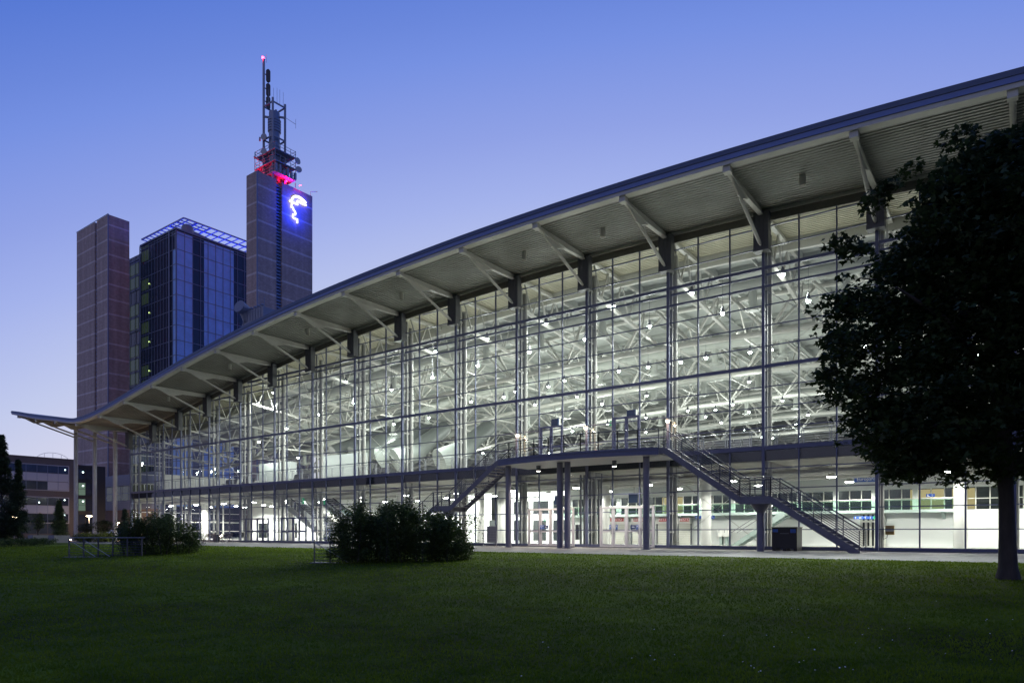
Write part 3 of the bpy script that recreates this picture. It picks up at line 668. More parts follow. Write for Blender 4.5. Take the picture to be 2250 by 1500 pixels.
def flight(xa, za, xb, zb, y0, y1, name):
    mb = MB(); up = Vector((xb-xa, 0, zb-za)); L = up.length
    for y in (y0, y1): mb.slabx([(0,0),(0,0),(0,0)], 0, 0) if False else mb.slaby([(xa, za+.06), (xa, za-.36), (xb, zb-.36), (xb, zb+.06)], y-.03, y+.03)
    s = mb.build('stair_flight', M['stair'], st)
    t = MB(); n = max(3, round(abs(zb-za)/.175))
    for k in range(n):
        x = xa+(xb-xa)*(k+.5)/n; z = za+(zb-za)*(k+1)/n if zb < za else za+(zb-za)*k/n
        t.box(x-.17, x+.17, y0+.032, y1-.032, z-.05, z-.01)
    t.build('treads', M['tread'], s)
    for y in (y0, y1): rail([(xa, y, za+.02), (xb, y, zb+.02)], step=1.25, hz=7)
SY0, SY1 = 38.0, 39.75
# right hand flights
flight(-17.0, DZ, -12.55, 2.92, SY0, SY1, 'r1')
def landing(x0, x1, z):
    mb = MB(); mb.box(x0, x1, SY0, SY1, z-.30, z-.02); mb.box(x0, x1, SY0-.03, SY0-.002, z-.36, z+.06); mb.box(x0, x1, SY1+.002, SY1+.03, z-.36, z+.06); mb.build('landing', M['stair'], st)
    rail([(x0, SY0, z), (x1, SY0, z)], step=.8, hz=5); rail([(x0, SY1, z), (x1, SY1, z)], step=.8, hz=5)
landing(-12.545, -10.905, 2.92); flight(-10.9, 2.92, -6.6, .06, SY0, SY1, 'r2')
mb = MB(); mb.box(-17.296, -17.0, SY0, SY1, DZ-.36, DZ-.02); mb.build('top_landing', M['stair'], st)
mb = MB(); mb.tube([(-11.7, 38.87, 0), (-11.7, 38.87, 2.1)], .2, 14); mb.tube([(-11.7,38.87,2.1),(-11.7,38.87,2.6)], [.2,.55], 14); mb.build('support_column', M['post'], st, True)
# left hand flights
flight(-29.25, DZ, -33.7, 2.92, SY0, SY1, 'l1'); landing(-35.3, -33.705, 2.92); flight(-35.35, 2.92, -39.6, .06, SY0, SY1, 'l2')
mb = MB(); mb.tube([(-34.5, 38.87, 0), (-34.5, 38.87, 2.1)], .2, 14); mb.tube([(-34.5,38.87,2.1),(-34.5,38.87,2.6)], [.2,.55], 14); mb.build('support_column', M['post'], st, True)
# balcony downlights under the deck
def can(cx, cy_, n):
    q = px(cx, cy_, Y=39.6); o = thing('balcony_downlight', n, 'lamp', (q.x, 39.6, 5.62))
    mb = MB(); mb.tube([(q.x,39.6,5.62),(q.x,39.6,5.25)], .15, 14); mb.build('housing', M['dark'], o, True)
    mb = MB(); mb.tube([(q.x,39.6,5.249),(q.x,39.6,5.235)], .13, 14); mb.build('lens', M['down'], o)
    lamp('lamp_light', (q.x, 39.6, 5.18), 1250, (1,.84,.68) if cx < 1200 else (1,.93,.82), o, .12, 'SPOT', spot_size=math.radians(140), spot_blend=.6)
can(1183, 1018, 'lit cylinder downlight under the balcony above the left entrance doors'); can(1350, 1012, 'lit cylinder downlight under the balcony above the right entrance doors')
# warm lamps on the mullions above the balcony
for cx, cy_, n in ((1137,957,'warm lit wall lamp above the left end of the balcony'),(1287,940,'warm lit wall lamp between the two blue balcony doors'),(1467,925,'warm lit wall lamp at the head of the right staircase')):
    q = px(cx, cy_, Y=41.35); o = thing('wall_lamp', n, 'lamp', q, 'wall lamps along the balcony')
    mb = MB(); mb.box(q.x-.05, q.x+.05, 41.4, 41.62, q.z-.06, q.z+.06); mb.lathe(q, [(.03,.16),(.15,.12),(.15,.06)], 10); mb.build('bracket', M['steel'], o)
    mb = MB(); mb.lathe(q, [(.02,-.1),(.10,-.07),(.13,.055)], 10); mb.build('bulb', M['lampw'], o, True)
    lamp('lamp_light', q+Vector((0,-.2,-.15)), 70, (1,.62,.30), o, .08)
# ------------------------------------------------------------------ things in front of and behind the glass
def text(s, size, m, loc, parent, sx=1, face='S'):
    cu = bpy.data.curves.new('lettering', 'FONT'); cu.body = s; cu.size = size; cu.extrude = .004; cu.align_x = 'CENTER'; cu.align_y = 'CENTER'
    o = bpy.data.objects.new('t', cu); COL.objects.link(o); bpy.context.view_layer.update()
    me = bpy.data.meshes.new_from_object(o.evaluated_get(bpy.context.evaluated_depsgraph_get())); bpy.data.objects.remove(o)
    Rm = Matrix.Rotation(math.pi/2, 4, 'X')
    me.transform(Matrix.Translation(loc) @ Rm @ Matrix.Diagonal((sx,1,1,1))); me.materials.clear(); me.materials.append(m)
    return link('lettering', me, parent)
def sign(name, label, cat, x0, y0, x1, y1, Y, m, group=None, th=.05):
    a = px(x0, y1, Y=Y); b = px(x1, y0, Y=Y); o = thing(name, label, cat, ((a.x+b.x)/2, Y, a.z), group)
    mb = MB(); mb.box(a.x, b.x, Y, Y+th, a.z, b.z); mb.build('board', m, o)
    return o, (a.x+b.x)/2, (a.z+b.z)/2, b.x-a.x, b.z-a.z
def arrow(mb, cx, cz, Y, s, ang):
    c, n = math.cos(ang), math.sin(ang); T = lambda x, z: (cx+(x*c-z*n)*s, Y, cz+(x*n+z*c)*s)
    for pts in ([(-.45,-.07),(.3,-.07),(.3,.07),(-.45,.07)], [(.5,0),(.1,.38),(.02,.28),(.28,0)], [(.5,0),(.28,0),(.02,-.28),(.1,-.38)]):
        vs = [T(*p) for p in pts]; n_ = len(vs); vs += [(v[0], v[1]+.004, v[2]) for v in vs]
        mb.add(vs, [tuple(range(n_)), tuple(range(2*n_-1, n_-1, -1))]+[(k,n_+k,n_+(k+1)%n_,(k+1)%n_) for k in range(n_)])
    return mb
def figure(mb, cx, cz, Y, h):
    mb.tube([(cx, Y, cz+h*.36), (cx, Y-.006, cz+h*.36)], h*.1, 10); mb.box(cx-h*.12, cx+h*.12, Y-.006, Y, cz-h*.08, cz+h*.24); mb.box(cx-h*.09, cx-h*.015, Y-.006, Y, cz-h*.45, cz-h*.08); mb.box(cx+h*.015, cx+h*.09, Y-.006, Y, cz-h*.45, cz-h*.08)
o, cx, cz, sw, sh = sign('hall_sign', 'blue sign with white lettering Europahalle high on the white wall behind the maple leaves', 'sign', 1877,1044,1941,1059, 52.6, M['bsign'])
text('Europahalle', sh*.86, M['wsign'], (cx, 52.585, cz), o, .95)
for n, (a, b, lab) in enumerate(((1341,1370,'red sign lettered RESTO seen through the third pane of the entrance doors'),(1392,1418,'red sign lettered RESTO half hidden behind the grey balcony column'),(1448,1471,'red sign lettered RESTO beside the right hand entrance frame'),(1494,1514,'red sign lettered RESTO right of the hall column near the staircase'))):
    o, cx, cz, sw, sh = sign('restaurant_sign', lab, 'sign', a, 1137, b, 1145, 52.3, M['rsign'], 'red restaurant signs'); text('RESTO', sh*.98, M['wsign'], (cx, 52.285, cz), o, 1.15)
for a, b, lab in ((1338,1374,'white shutter kiosk front under the leftmost red sign'),(1388,1424,'white shutter kiosk front behind the grey balcony column'),(1444,1474,'white shutter kiosk front beside the right entrance frame'),(1490,1518,'white shutter kiosk front right of the hall column')):
    xa, xb = px(a,1150,Y=52.5).x, px(b,1150,Y=52.5).x; o = thing('kiosk_shutter', lab, 'kiosk', ((xa+xb)/2, 52.5, .06), 'white kiosk shutters')
    mb = MB(); mb.box(xa, xb, 52.36, 52.62, 1.72, 2.3); mb.build('fascia_board', M['white'], o)
    mb = MB(); z = .08
    while z < 1.7: mb.box(xa+.05, xb-.05, 52.50, 52.55, z, z+.135); z += .15
    mb.build('shutter', M['cream'], o)
    mb = MB(); mb.box(xa-.05, xa, 52.4, 52.62, .06, 1.72); mb.box(xb, xb+.05, 52.4, 52.62, .06, 1.72); mb.build('side_frame', M['dark'], o)
o, cx, cz, sw, sh = sign('toilet_sign', 'blue pictogram sign with down arrow left of the white lobby column', 'sign', 1528,1132,1545,1139, 52.0, M['bsign']); mb = MB(); arrow(mb, cx-sw*.3, cz, 51.985, sh*.85, -math.pi/2); mb.build('pictogram', M['wsign'], o); mb = MB(); mb.box(cx+sw*.34, cx+sw*.5, 51.985, 51.999, cz-sh/2, cz+sh/2); mb.build('exit_field', M['gsign'], o)
o, cx, cz, sw, sh = sign('telephone_sign', 'small blue pictogram sign right of the white lobby column', 'sign', 1560,1132,1570,1139, 52.0, M['bsign']); mb = MB(); arrow(mb, cx+sw*.1, cz, 51.985, sh*.7, 2.4); figure(mb, cx-sw*.28, cz, 51.99, sh*.8); mb.build('pictogram', M['wsign'], o)
o, cx, cz, sw, sh = sign('direction_sign', 'long dark blue direction sign with white arrows over the double doors', 'sign', 1876,1133,1942,1140, 51.4, M['bsign'])
mb = MB(); figure(mb, cx-sw*.44, cz, 51.39, sh*.9); arrow(mb, cx-sw*.27, cz, 51.385, sh*.9, math.pi); arrow(mb, cx-sw*.11, cz, 51.385, sh*.9, math.pi/2); figure(mb, cx+sw*.06, cz, 51.39, sh*.9); arrow(mb, cx+sw*.37, cz, 51.385, sh*.9, 0); mb.build('pictogram', M['wsign'], o)
mb = MB(); mb.box(cx+sw*.15, cx+sw*.27, 51.385, 51.399, cz-sh/2, cz+sh/2); mb.build('exit_field', M['gsign'], o)
o, cx, cz, sw, sh = sign('gallery_sign', 'small blue sign with white up arrow over the lit gallery doors', 'sign', 2035,1084,2054,1091, 52.9, M['bsign']); mb = MB(); arrow(mb, cx+sw*.22, cz, 52.885, sh*.9, math.pi/2); mb.box(cx-sw*.35, cx-sw*.25, 52.885, 52.895, cz-sh*.35, cz+sh*.35); mb.box(cx-sw*.25, cx-sw*.1, 52.885, 52.895, cz-sh*.35, cz-sh*.22); mb.build('pictogram', M['wsign'], o)
# double doors in the white wall under the direction sign
xa, xb = px(1893,1170,Y=52.9).x, px(1944,1170,Y=52.9).x; o = thing('lobby_doors', 'cream framed glass double doors under the dark blue direction sign', 'doors', ((xa+xb)/2, 52.9, .06))
mb = MB(); k = 5
for j in range(k+1): x = xa+(xb-xa)*j/k; mb.box(x-.07, x+.07, 52.82, 52.95, .06, 2.25)
mb.box(xa-.07, xb+.07, 52.8, 52.96, 1.72, 1.84); mb.box(xa-.07, xb+.07, 52.8, 52.96, 2.251, 2.33); mb.build('frame', M['cream'], o)
mb = MB(); mb.box(xa, xb, 52.97, 52.99, .1, 2.25); mb.build('glass_pane', M['darkwin'], o)
# ochre cabinet at the glass
o, cx, cz, sw, sh = sign('ochre_cabinet', 'ochre wall cabinet with a dangling cable on the white post right of the stairs', 'cabinet', 1945.5,1154,1964,1174, 42.6, M['osign'], th=.25)
mb = MB(); mb.tube([(cx-.1,42.6,cz-sh/2),(cx-.12,42.58,cz-sh/2-.15),(cx-.3,42.6,cz-sh/2-.25)], .015, 6); mb.build('cable', M['black'], o); mb = MB(); mb.box(cx-sw/2-.01, cx+sw/2+.01, 42.585, 42.599, cz-.07, cz+.03); mb.build('middle_strip', M['cream'], o)
# ticket machines, inner stair
for a, b, lab in ((1577,1588,'left of two white ticket machines on the far lobby wall'),(1589,1600,'right of two white ticket machines on the far lobby wall')):
    p, q = px(a,1184,Y=52.2), px(b,1166,Y=52.2); o = thing('ticket_machine', lab, 'machine', ((p.x+q.x)/2, 52.2, .06), 'white ticket machines'); mb = MB(); mb.box(p.x, q.x, 52.2, 52.9, .7, 1.3); mb.box(p.x+.05, q.x-.05, 52.05, 52.199, .7, .8); mb.build('cabinet', M['white'], o); mb = MB(); mb.box(p.x+.12, q.x-.3, 52.18, 52.199, 1.0, 1.2); mb.build('display', M['dark'], o); mb = MB(); mb.box(p.x+.1, q.x-.1, 52.3, 52.7, .06, .7); mb.build('base', M['sgreen'], o)
p, q = px(1606,1186,Y=50.9), px(1714,1128,Y=50.9); o = thing('lobby_stair', 'grey green stair rising to the right along the white lobby wall', 'stair', (p.x, 51.4, .06))
mb = MB()
for y in (50.9, 52.2): mb.slaby([(p.x, .06), (p.x+.5, .06), (q.x+.4, q.z-.15), (q.x, q.z+.1)], y-.04, y+.04)
for k in range(16): f = k/15; mb.box(p.x+(q.x-p.x)*f, p.x+(q.x-p.x)*f+.3, 50.95, 52.15, .1+(q.z-.2)*f, .15+(q.z-.2)*f)
mb.build('flight', M['sgreen'], o); mb = MB()
for y in (50.9, 52.2): mb.tube([(p.x, y, 1.0), (q.x, y, q.z+.9)], .03, 6)
mb.build('handrail', M['steel'], o)
# escalators in the left lobby
for k, (xa, lab) in enumerate(((-66.0,'left escalator with green glass sides rising from the bright lobby'),(-63.4,'right escalator with green glass sides rising from the bright lobby'))):
    o = thing('escalator', lab, 'escalator', (xa, 46.5, .06), 'escalators in the lobby'); x0, x1, z1 = xa+9.5, xa, 5.6; y0, y1 = 45.2+k*2.2, 46.6+k*2.2
    mb = MB()
    for y in (y0, y1): mb.slaby([(x0+1.2,.06),(x0,.06),(x1,z1-.6),(x1-.6,z1-.6),(x1-.6,z1),(x1,z1),(x0,.55),(x0+1.2,.55)], y-.12, y+.12)
    mb.build('truss_side', M['white'], o); mb = MB()
    for y in (y0, y1): mb.slaby([(x0+1.2,.56),(x0,.56),(x1,z1+.01),(x1,z1+.85),(x0,1.4),(x0+1.2,1.4)], y-.015, y+.015)
    mb.build('glass_side', M['gclear'], o); mb = MB()
    for y in (y0, y1): mb.tube([(x0+1.3,y,.8),(x0+1.25,y,1.42),(x0,y,1.45),(x1,y,z1+.9)], .05, 8)
    mb.build('handrail', M['black'], o); mb = MB()
    for j in range(24): f = j/23; mb.box(x0+(x1-x0)*f-.2, x0+(x1-x0)*f+.2, y0+.13, y1-.13, .2+(z1-.5)*f, .32+(z1-.5)*f)
    mb.build('steps', M['dark'], o)
# blue screens
for a, b, c, d, lab in ((1211,919,1226,937,'dark blue screen above the left balcony door'),(1377,899,1395,919,'dark blue screen above the right balcony door'),(1218,1088,1236,1108,'dark blue screen behind the left entrance doors'),(1381,1083,1400,1104,'dark blue screen hung over the right entrance doors')):
    Y = 42.9; p, q = px(a,d,Y=Y), px(c,b,Y=Y); o = thing('display_screen', lab, 'screen', ((p.x+q.x)/2, Y, p.z), 'dark blue display screens'); mb = MB(); mb.box(p.x, q.x, Y, Y+.12, p.z, q.z); mb.build('screen', M['scr'], o); mb = MB(); mb.box(p.x-.03, q.x+.03, Y+.121, Y+.3, p.z-.03, q.z+.03); mb.tube([((p.x+q.x)/2, Y+.2, q.z), ((p.x+q.x)/2, Y+.2, q.z+.5)], .03, 6); mb.build('case', M['cream'], o)
# stickers on doors
for cx_, cy_, lab in ((1188,1157,'white and blue zero sticker on the left entrance door'),(1193,1157,'white and blue sticker right of the left entrance door bar'),(1340.5,1157,'white and blue sticker on the second door group frame'),(1355,1157,'white and blue sticker on the pane under the leftmost red sign'),(1400,1157,'white and blue sticker beside the navy notice')):
    q = px(cx_, cy_, Y=41.55); o = thing('door_sticker', lab, 'sticker', q); mb = MB(); mb.box(q.x-.07, q.x+.07, 41.56, 41.566, q.z-.02, q.z+.14); mb.build('roundel', M['bsign'], o); mb = MB(); mb.box(q.x-.025, q.x+.025, 41.553, 41.559, q.z+.02, q.z+.11); mb.build('figure', M['wsign'], o); mb = MB(); mb.box(q.x-.08, q.x+.08, 41.56, 41.566, q.z-.15, q.z-.06); mb.build('caption_field', M['bsign'], o)
for a, b, lab in ((1195.5,1205,'navy notice on the left entrance doors'),(1385.5,1397,'navy notice on the right entrance doors')):
    o, cx, cz, sw, sh = sign('door_notice', lab, 'notice', a,1153,b,1161, 41.54, M['navy'], th=.01); mb = MB(); mb.box(cx-sw*.25, cx+sw*.25, 41.532, 41.539, cz-.02, cz+.025); mb.build('caption_line', M['wsign'], o)
# green exit signs
for a, b, c, d, Y, lab in ((663,1093,668,1106,46,'green running figure exit sign in the left lobby'),(1340,923,1346,935,43.2,'green exit sign left of the right balcony door'),(1195,1135,1198,1144,50,'small green exit sign beyond the left entrance doors')):
    o, cx, cz, sw, sh = sign('exit_sign', lab, 'sign', a,b,c,d, Y, M['gsign']); mb = MB(); figure(mb, cx, cz, Y-.01, sh*.8); mb.build('pictogram', M['wsign'], o)
# fire extinguisher on the gallery
q = px(1310, 986, Y=42.75); o = thing('fire_extinguisher', 'red fire extinguisher behind the balcony rail near the middle lamp', 'extinguisher', (q.x, 42.75, 6.0)); mb = MB(); mb.lathe((q.x,42.75,6.3), [(.09,0),(.1,.05),(.1,.45),(.04,.52)], 12); mb.build('cylinder', M['red'], o, True); mb = MB(); mb.tube([(q.x,42.75,6.82),(q.x,42.75,6.92)], .03, 8); mb.tube([(q.x+.03,42.75,6.88),(q.x+.13,42.72,6.7),(q.x+.12,42.72,6.45)], .012, 6); mb.build('valve', M['black'], o)
# rows of black seats on the gallery and in the lobby
def bench(x, y, z, n, lab, grp):
    o = thing('seat_bench', lab, 'bench seat', (x, y, z), grp); a = MB(); l = MB()
    for k in range(n):
        xx = x+.58*k; a.box(xx, xx+.52, y, y+.5, z+.40, z+.45); a.slabx([(y+.46,z+.46),(y+.52,z+.46),(y+.66,z+.95),(y+.60,z+.95)], xx, xx+.52)
    a.build('seats', M['seat'], o); l.box(x, x+.58*n, y+.22, y+.28, z+.33, z+.395)
    for xx in (x+.15, x+.58*n-.2): l.box(xx, xx+.05, y+.22, y+.28, z, z+.33); l.box(xx, xx+.05, y+.02, y+.5, z, z+.04)
    l.build('steel_frame', M['steel'], o)
for cx_, n, lab in ((497,4,'black seat bench on the gallery at the low left end'),(560-25,4,'black seat bench on the gallery left of the white wall'),(650,4,'black seat bench on the gallery by the large vent'),(825,4,'black seat bench on the gallery above the middle bush'),(1060,4,'black seat bench on the gallery near the left stair head'),(1555,4,'black seat bench on the gallery above the right stair, left one'),(1600,4,'black seat bench on the gallery above the right stair, right one')):
    q = px(cx_, 1000, Y=43.4); bench(q.x-1, 43.4, 6.0, n, lab, 'black seats on the gallery')
q = px(517,1185,Y=43.2); bench(q.x, 43.2, .06, 3, 'black seat bench inside the lobby left of the side doors', 'black seats in the lobby')
def outbench(cx_, lab):
    q = px(cx_, 1188, Y=40.3); x = q.x; o = thing('garden_bench', lab, 'bench', (x, 40.3, 0), 'benches outside the hall'); mb = MB()
    for k in range(5): mb.box(x-.9, x+.9, 40.05+.1*k, 40.13+.1*k, .43, .46)
    mb.build('seat', M['panel'], o); mb = MB()
    for k in range(4): mb.box(x-.9, x+.9, 40.56+.03*k, 40.59+.03*k, .52+.1*k, .60+.1*k)
    mb.build('backrest', M['panel'], o)
    for s in (-.92, .92): mb = MB(); mb.tube([(x+s,40.0,0),(x+s,40.02,.6),(x+s,40.2,.68),(x+s,40.5,.62),(x+s,40.6,0)], .03, 8); mb.build('arm_frame', M['steel'], o, True)
outbench(455, 'curved arm bench on the pavement nearest the left bush'); outbench(494, 'curved arm bench on the pavement right of the grey bin')
q = px(475,1190,Y=40.2); o = thing('litter_bin', 'square grey litter bin between the two benches', 'bin', (q.x,40.2,0)); mb = MB(); mb.box(q.x-.22,q.x+.22,40,40.44,.06,.78); mb.box(q.x-.15,q.x+.15,40.05,40.39,0,.059); mb.build('body', M['dark'], o); mb = MB(); mb.box(q.x-.25,q.x+.25,39.97,40.47,.781,.84); mb.build('lid', M['steel'], o)
# dark container under the stairs
o = thing('waste_container', 'dark square waste container with two blue labels under the right staircase', 'container', (-10.3, 40.3, 0)); p = px(1696,1210,Y=39.9); q = px(1751,1157,Y=39.9)
x0, x1, zt = p.x, q.x, q.z; mb = MB(); mb.box(x0, x1, 39.9, 41.0, .14, zt-.06); mb.box(x0-.03, x1+.03, 39.87, 41.03, zt-.059, zt); mb.build('body', M['black'], o)
mb = MB()
for x in (x0+.1, (x0+x1)/2, x1-.1): mb.box(x-.09, x+.09, 39.95, 40.95, 0, .139)
mb.build('skids', M['black'], o); mb = MB(); mb.box(x0+.04, x0+.33, 39.885, 39.899, zt-.28, zt-.12); mb.box(x1-.34, x1-.06, 39.885, 39.899, zt-.32, zt-.12); mb.build('blue_labels', mat('blue_label', (.02,.10,.45), .4), o)
mb = MB(); mb.box((x0+x1)/2-.22, (x0+x1)/2+.22, 39.86, 39.899, zt-.38, zt-.33); mb.build('handle', M['dark'], o)
# small steel barrier by the left entrance column
q0, q1 = px(1062,1190,Y=40.6), px(1091,1190,Y=40.6); o = thing('steel_barrier', 'low steel barrier with grey board left of the entrance column', 'barrier', (q0.x, 40.6, 0)); mb = MB()
for x in (q0.x, q1.x): mb.tube([(x,40.6,0),(x,40.6,1.15)], .035, 8); mb.tube([(x,40.35,0.02),(x,40.85,.02)], .035, 6)
for k in range(6): mb.tube([(q0.x,40.6,.2+.19*k),(q1.x,40.6,.2+.19*k)], .018, 6)
mb.build('frame', M['steel'], o); mb = MB(); mb.box(q0.x+.1, q1.x-.2, 40.9, 40.94, .25, 1.5); mb.build('board', M['clad'], o)
# ------------------------------------------------------------------ office tower with its two tiled piers
tw = thing('office_tower', 'tall brown tiled office tower with dark glass core and two piers', 'tower', (-145, 80, 0))
mb = MB(); 
mb.box(-177.3, -168.0, 69.7, 74.2, 0, 70.6); mb.box(-166.9, -161.4, 69.7, 74.2, 0, 70.6); mb.box(-167.995, -166.905, 70.3, 74.2, 0, 70.0)
p1 = mb.build('tiled_pier', M['tower'], tw)
mb = MB(); z = 12
while z < 69.5: mb.box(-168.0, -166.9, 70.05, 70.3, z, z+.55); z += .9
mb.build('louvre_strip', mat('pale_blue_louvre', (.30,.36,.55), .4), p1)
mb = MB(); mb.box(-161.5, -161.3, 69.6, 69.8, 0, 70.7); mb.box(-177.4, -161.3, 69.62, 69.68, 70.61, 70.75); mb.build('edge_trim', M['mull'], p1)
mb = MB(); mb.box(-117.2, -113.8, 75, 79.1, 0, 67.7); mb.box(-117.2, -113.8, 80.3, 87.35, 0, 67.7); mb.box(-117.2, -114.5, 79.105, 80.295, 0, 67.6)
p2 = mb.build('tiled_pier', M['tower'], tw)
mb = MB(); z = 12
while z < 67: mb.box(-114.45, -114.05, 79.1, 80.3, z, z+.34); z += .62
mb.build('louvre_strip', mat('blue_louvre', (.14,.20,.34), .35), p2)
mb = MB(); mb.box(-113.85, -113.7, 74.9, 75.06, 0, 67.8); mb.build('edge_trim', M['mull'], p2)
# glass core: panes as one mesh per pane kind, mullions proud of them
GX0, GX1, GY0, GY1, GZ = -162.0, -146.4, 77.0, 99.0, 66.0
mb = MB(); mb.box(GX0, GX1, GY0, GY1, 0, GZ); mb.box(-176, GX0-.01, 79.5, 92, 0, 66.6); core = mb.build('glass_core', M['gl_dark'], tw)
milk = MB(); mids = []; grns = []; Zs = [k*3.25+.15 for k in range(2, 21)]
for k, z in enumerate(Zs):
    z1 = min(z+3.15, GZ-.3)
    for a, b in ((0,3.55),(6.2,13.4)):
        milk.box(GX1-.01, GX1+.05, GY0+a+.05, GY0+b, z, z1)
    if k < 17: milk.box(GX1-1.3, GX1-.05, GY0-.05, GY0+.01, z, z1)
    for j in range(7):
        r = random.random()
        x = GX0+.3+j*2.0
        if r < .5: mids.append((x, x+1.8, GY0-.04, GY0+.01, z+.2, z1-.1))
    for j in range(6):
        y = GY0+14+j*1.7
        if random.random() < .3: mids.append((GX1-.01, GX1+.04, y, y+1.55, z+.2, z1))
    if k not in (4, 8, 12, 15): grns.append((-174.6, -168.4, 79.44, 79.51, z+.3, z1-.25)); 
    if k % 3 != 1: grns.append((-161.5, -158.2, GY0-.045, GY0+.005, z+.4, z1-.4))
milk.build('milky_panes', M['gl_milk'], core); 
for bx_, nm, mm in [(q, 'blind_pane', M['gl_mid']) for q in mids]+[(q, 'stair_pane', M['gl_green']) for q in grns]:
    mb = MB(); mb.box(*bx_); mb.build(nm, mm, core)
mb = MB()
for z in Zs+[GZ-.25]:
    mb.box(GX0-.02, GX1+.10, GY0-.10, GY0-.051, z-.14, z+.0); mb.box(GX1+.051, GX1+.10, GY0-.10, GY1, z-.14, z+.0); mb.box(-176, GX0, 79.38, 79.45, z-.4, z-.0)
for j in range(13): x = GX0+j*1.3; mb.box(x-.04, x+.04, GY0-.16, GY0-.101, 8, GZ)
for j in range(14): y = GY0+j*1.79; mb.box(GX1+.101, GX1+.16, y-.05, y+.05, 8, GZ)
for x in (GX1-2.6, GX0+.05): mb.box(x-.18, x+.18, GY0-.3, GY0-.161, 8, GZ)
for x in (-174.9, -172.4, -169.8, -167.4, -165): mb.box(x-.06, x+.06, 79.3, 79.379, 8, 66.5)
mb.box(GX0-.1, GX1+.25, GY0-.25, GY1, GZ+.0, GZ+.35); mb.build('mullion_grid', M['mull'], core)
mb = MB()
for z in Zs[1:18:2]: mb.box(-174.9, -174.7, 79.2, 79.3, z+2.0, z+2.3)
for z in Zs[9:17:2]: mb.box(-158, -157.8, GY0-.2, GY0-.17, z+1.2, z+1.45)
mb.build('small_lit_lamps', emis('yellow_green_lamp', (.75,1,.35), 3), core)
# raised trellis over the roof
mb = MB(); TZ = 70.7; tx0, tx1, ty0, ty1 = -169.2, -150.0, 80.6, 101
for y in (ty0, ty0+3.2, ty0+6.4): mb.box(tx0, tx1, y-.13, y+.13, TZ-.15, TZ+.15)
for x in (tx1, tx1-3.2, tx1-6.4): mb.box(x-.13, x+.13, ty0+.131, ty1, TZ-.16, TZ+.14)
x = tx0
while x < tx1: mb.box(x-.08, x+.08, ty0+.14, ty0+6.2, TZ-.1, TZ+.1); x += 1.75
y = ty0+1.2
while y < ty1: mb.box(tx1-6.2, tx1-.14, y-.08, y+.08, TZ-.11, TZ+.09); y += 1.75
for x, y in ((tx0+1,ty0+6.4),(tx1-6.4,ty0+6.4),(tx1-6.4,ty1-1),(tx1-12,ty0+6.4)): mb.box(x-.15, x+.15, y-.15, y+.15, GZ+.3, TZ-.17)
tr = mb.build('roof_trellis', M['trel'], tw)
for x, y in ((-151,85),(-151,90),(-151,95),(-156,83),(-163,83)): lamp('roof_light', (x-2, y+2, GZ+1.3), 800, (.03,.06,1), tw, .3)
cr_ = thing('cleaning_crane', 'grey facade cleaning crane parked on the tower roof under the trellis', 'crane', (-150, 82, GZ+.35))
q = px(437, 505, Y=82); mb = MB(); mb.tube([(-149.2,81.0,q.z-1.0),(-149.2,81.0,q.z+.9)], [1.3,1.25], 14); mb.lathe((-149.2,81.0,q.z+.9), [(1.25,0),(.8,.5),(.1,.7)], 14); mb.build('cab', M['clad'], cr_, True)
mb = MB(); mb.bar((-149.2,81.5,q.z+.3), (-149.2,97,q.z-1.6), .5, .6); mb.tube([(-149.2,82.5,GZ+.35),(-149.2,82.5,q.z-.5)], .5, 10); mb.build('jib', M['mull'], cr_)
# ------------------------------------------------------------------ glowing head emblem on the right pier
em = thing('neon_emblem', 'glowing white outline emblem of a helmeted head with blue halo on the tall pier', 'sign', (-113.7, 83.5, 58))
EP = -113.45
def ez(x, y): return px(610+x/15, 410+y/15, X=EP)
mb = MB()
def stroke(pts, w):
    P = [ez(*p) for p in pts]; ws = [.6*k for k in w] if isinstance(w, list) else [.6*w]*len(P); mb.tube(P, ws, 8)
stroke([(470,520),(466,470),(478,420),(505,365),(545,335),(600,322),(670,335),(740,372),(810,425),(880,485),(940,545)], [.34,.34,.35,.36,.38,.40,.42,.42,.42,.38,.28])
stroke([(388,460),(420,485),(480,510),(560,548),(640,585),(675,612)], [.26,.28,.28,.27,.26,.16])
stroke([(662,610),(650,560),(645,510),(660,480),(700,490),(760,525),(830,565),(900,600),(950,618)], [.18,.26,.32,.36,.38,.36,.32,.27,.2])
stroke([(470,515),(462,600),(455,690),(510,690),(518,730),(525,765),(565,815),(588,860),(592,905),(575,930),(510,915),(505,960),(510,1025),(560,1055),(655,1080),(650,1140),(650,1200)], .27)
mb.build('neon_tube', M['neon'], em, True)
for p in ((450,470),(520,380),(640,350),(780,440),(900,560),(660,540),(480,620),(520,760),(590,880),(510,980),(570,1050),(650,1150)):
    q = ez(*p); lamp('halo_light', (EP+.75, q.y, q.z), 165, (.0,.02,1), em, .1)
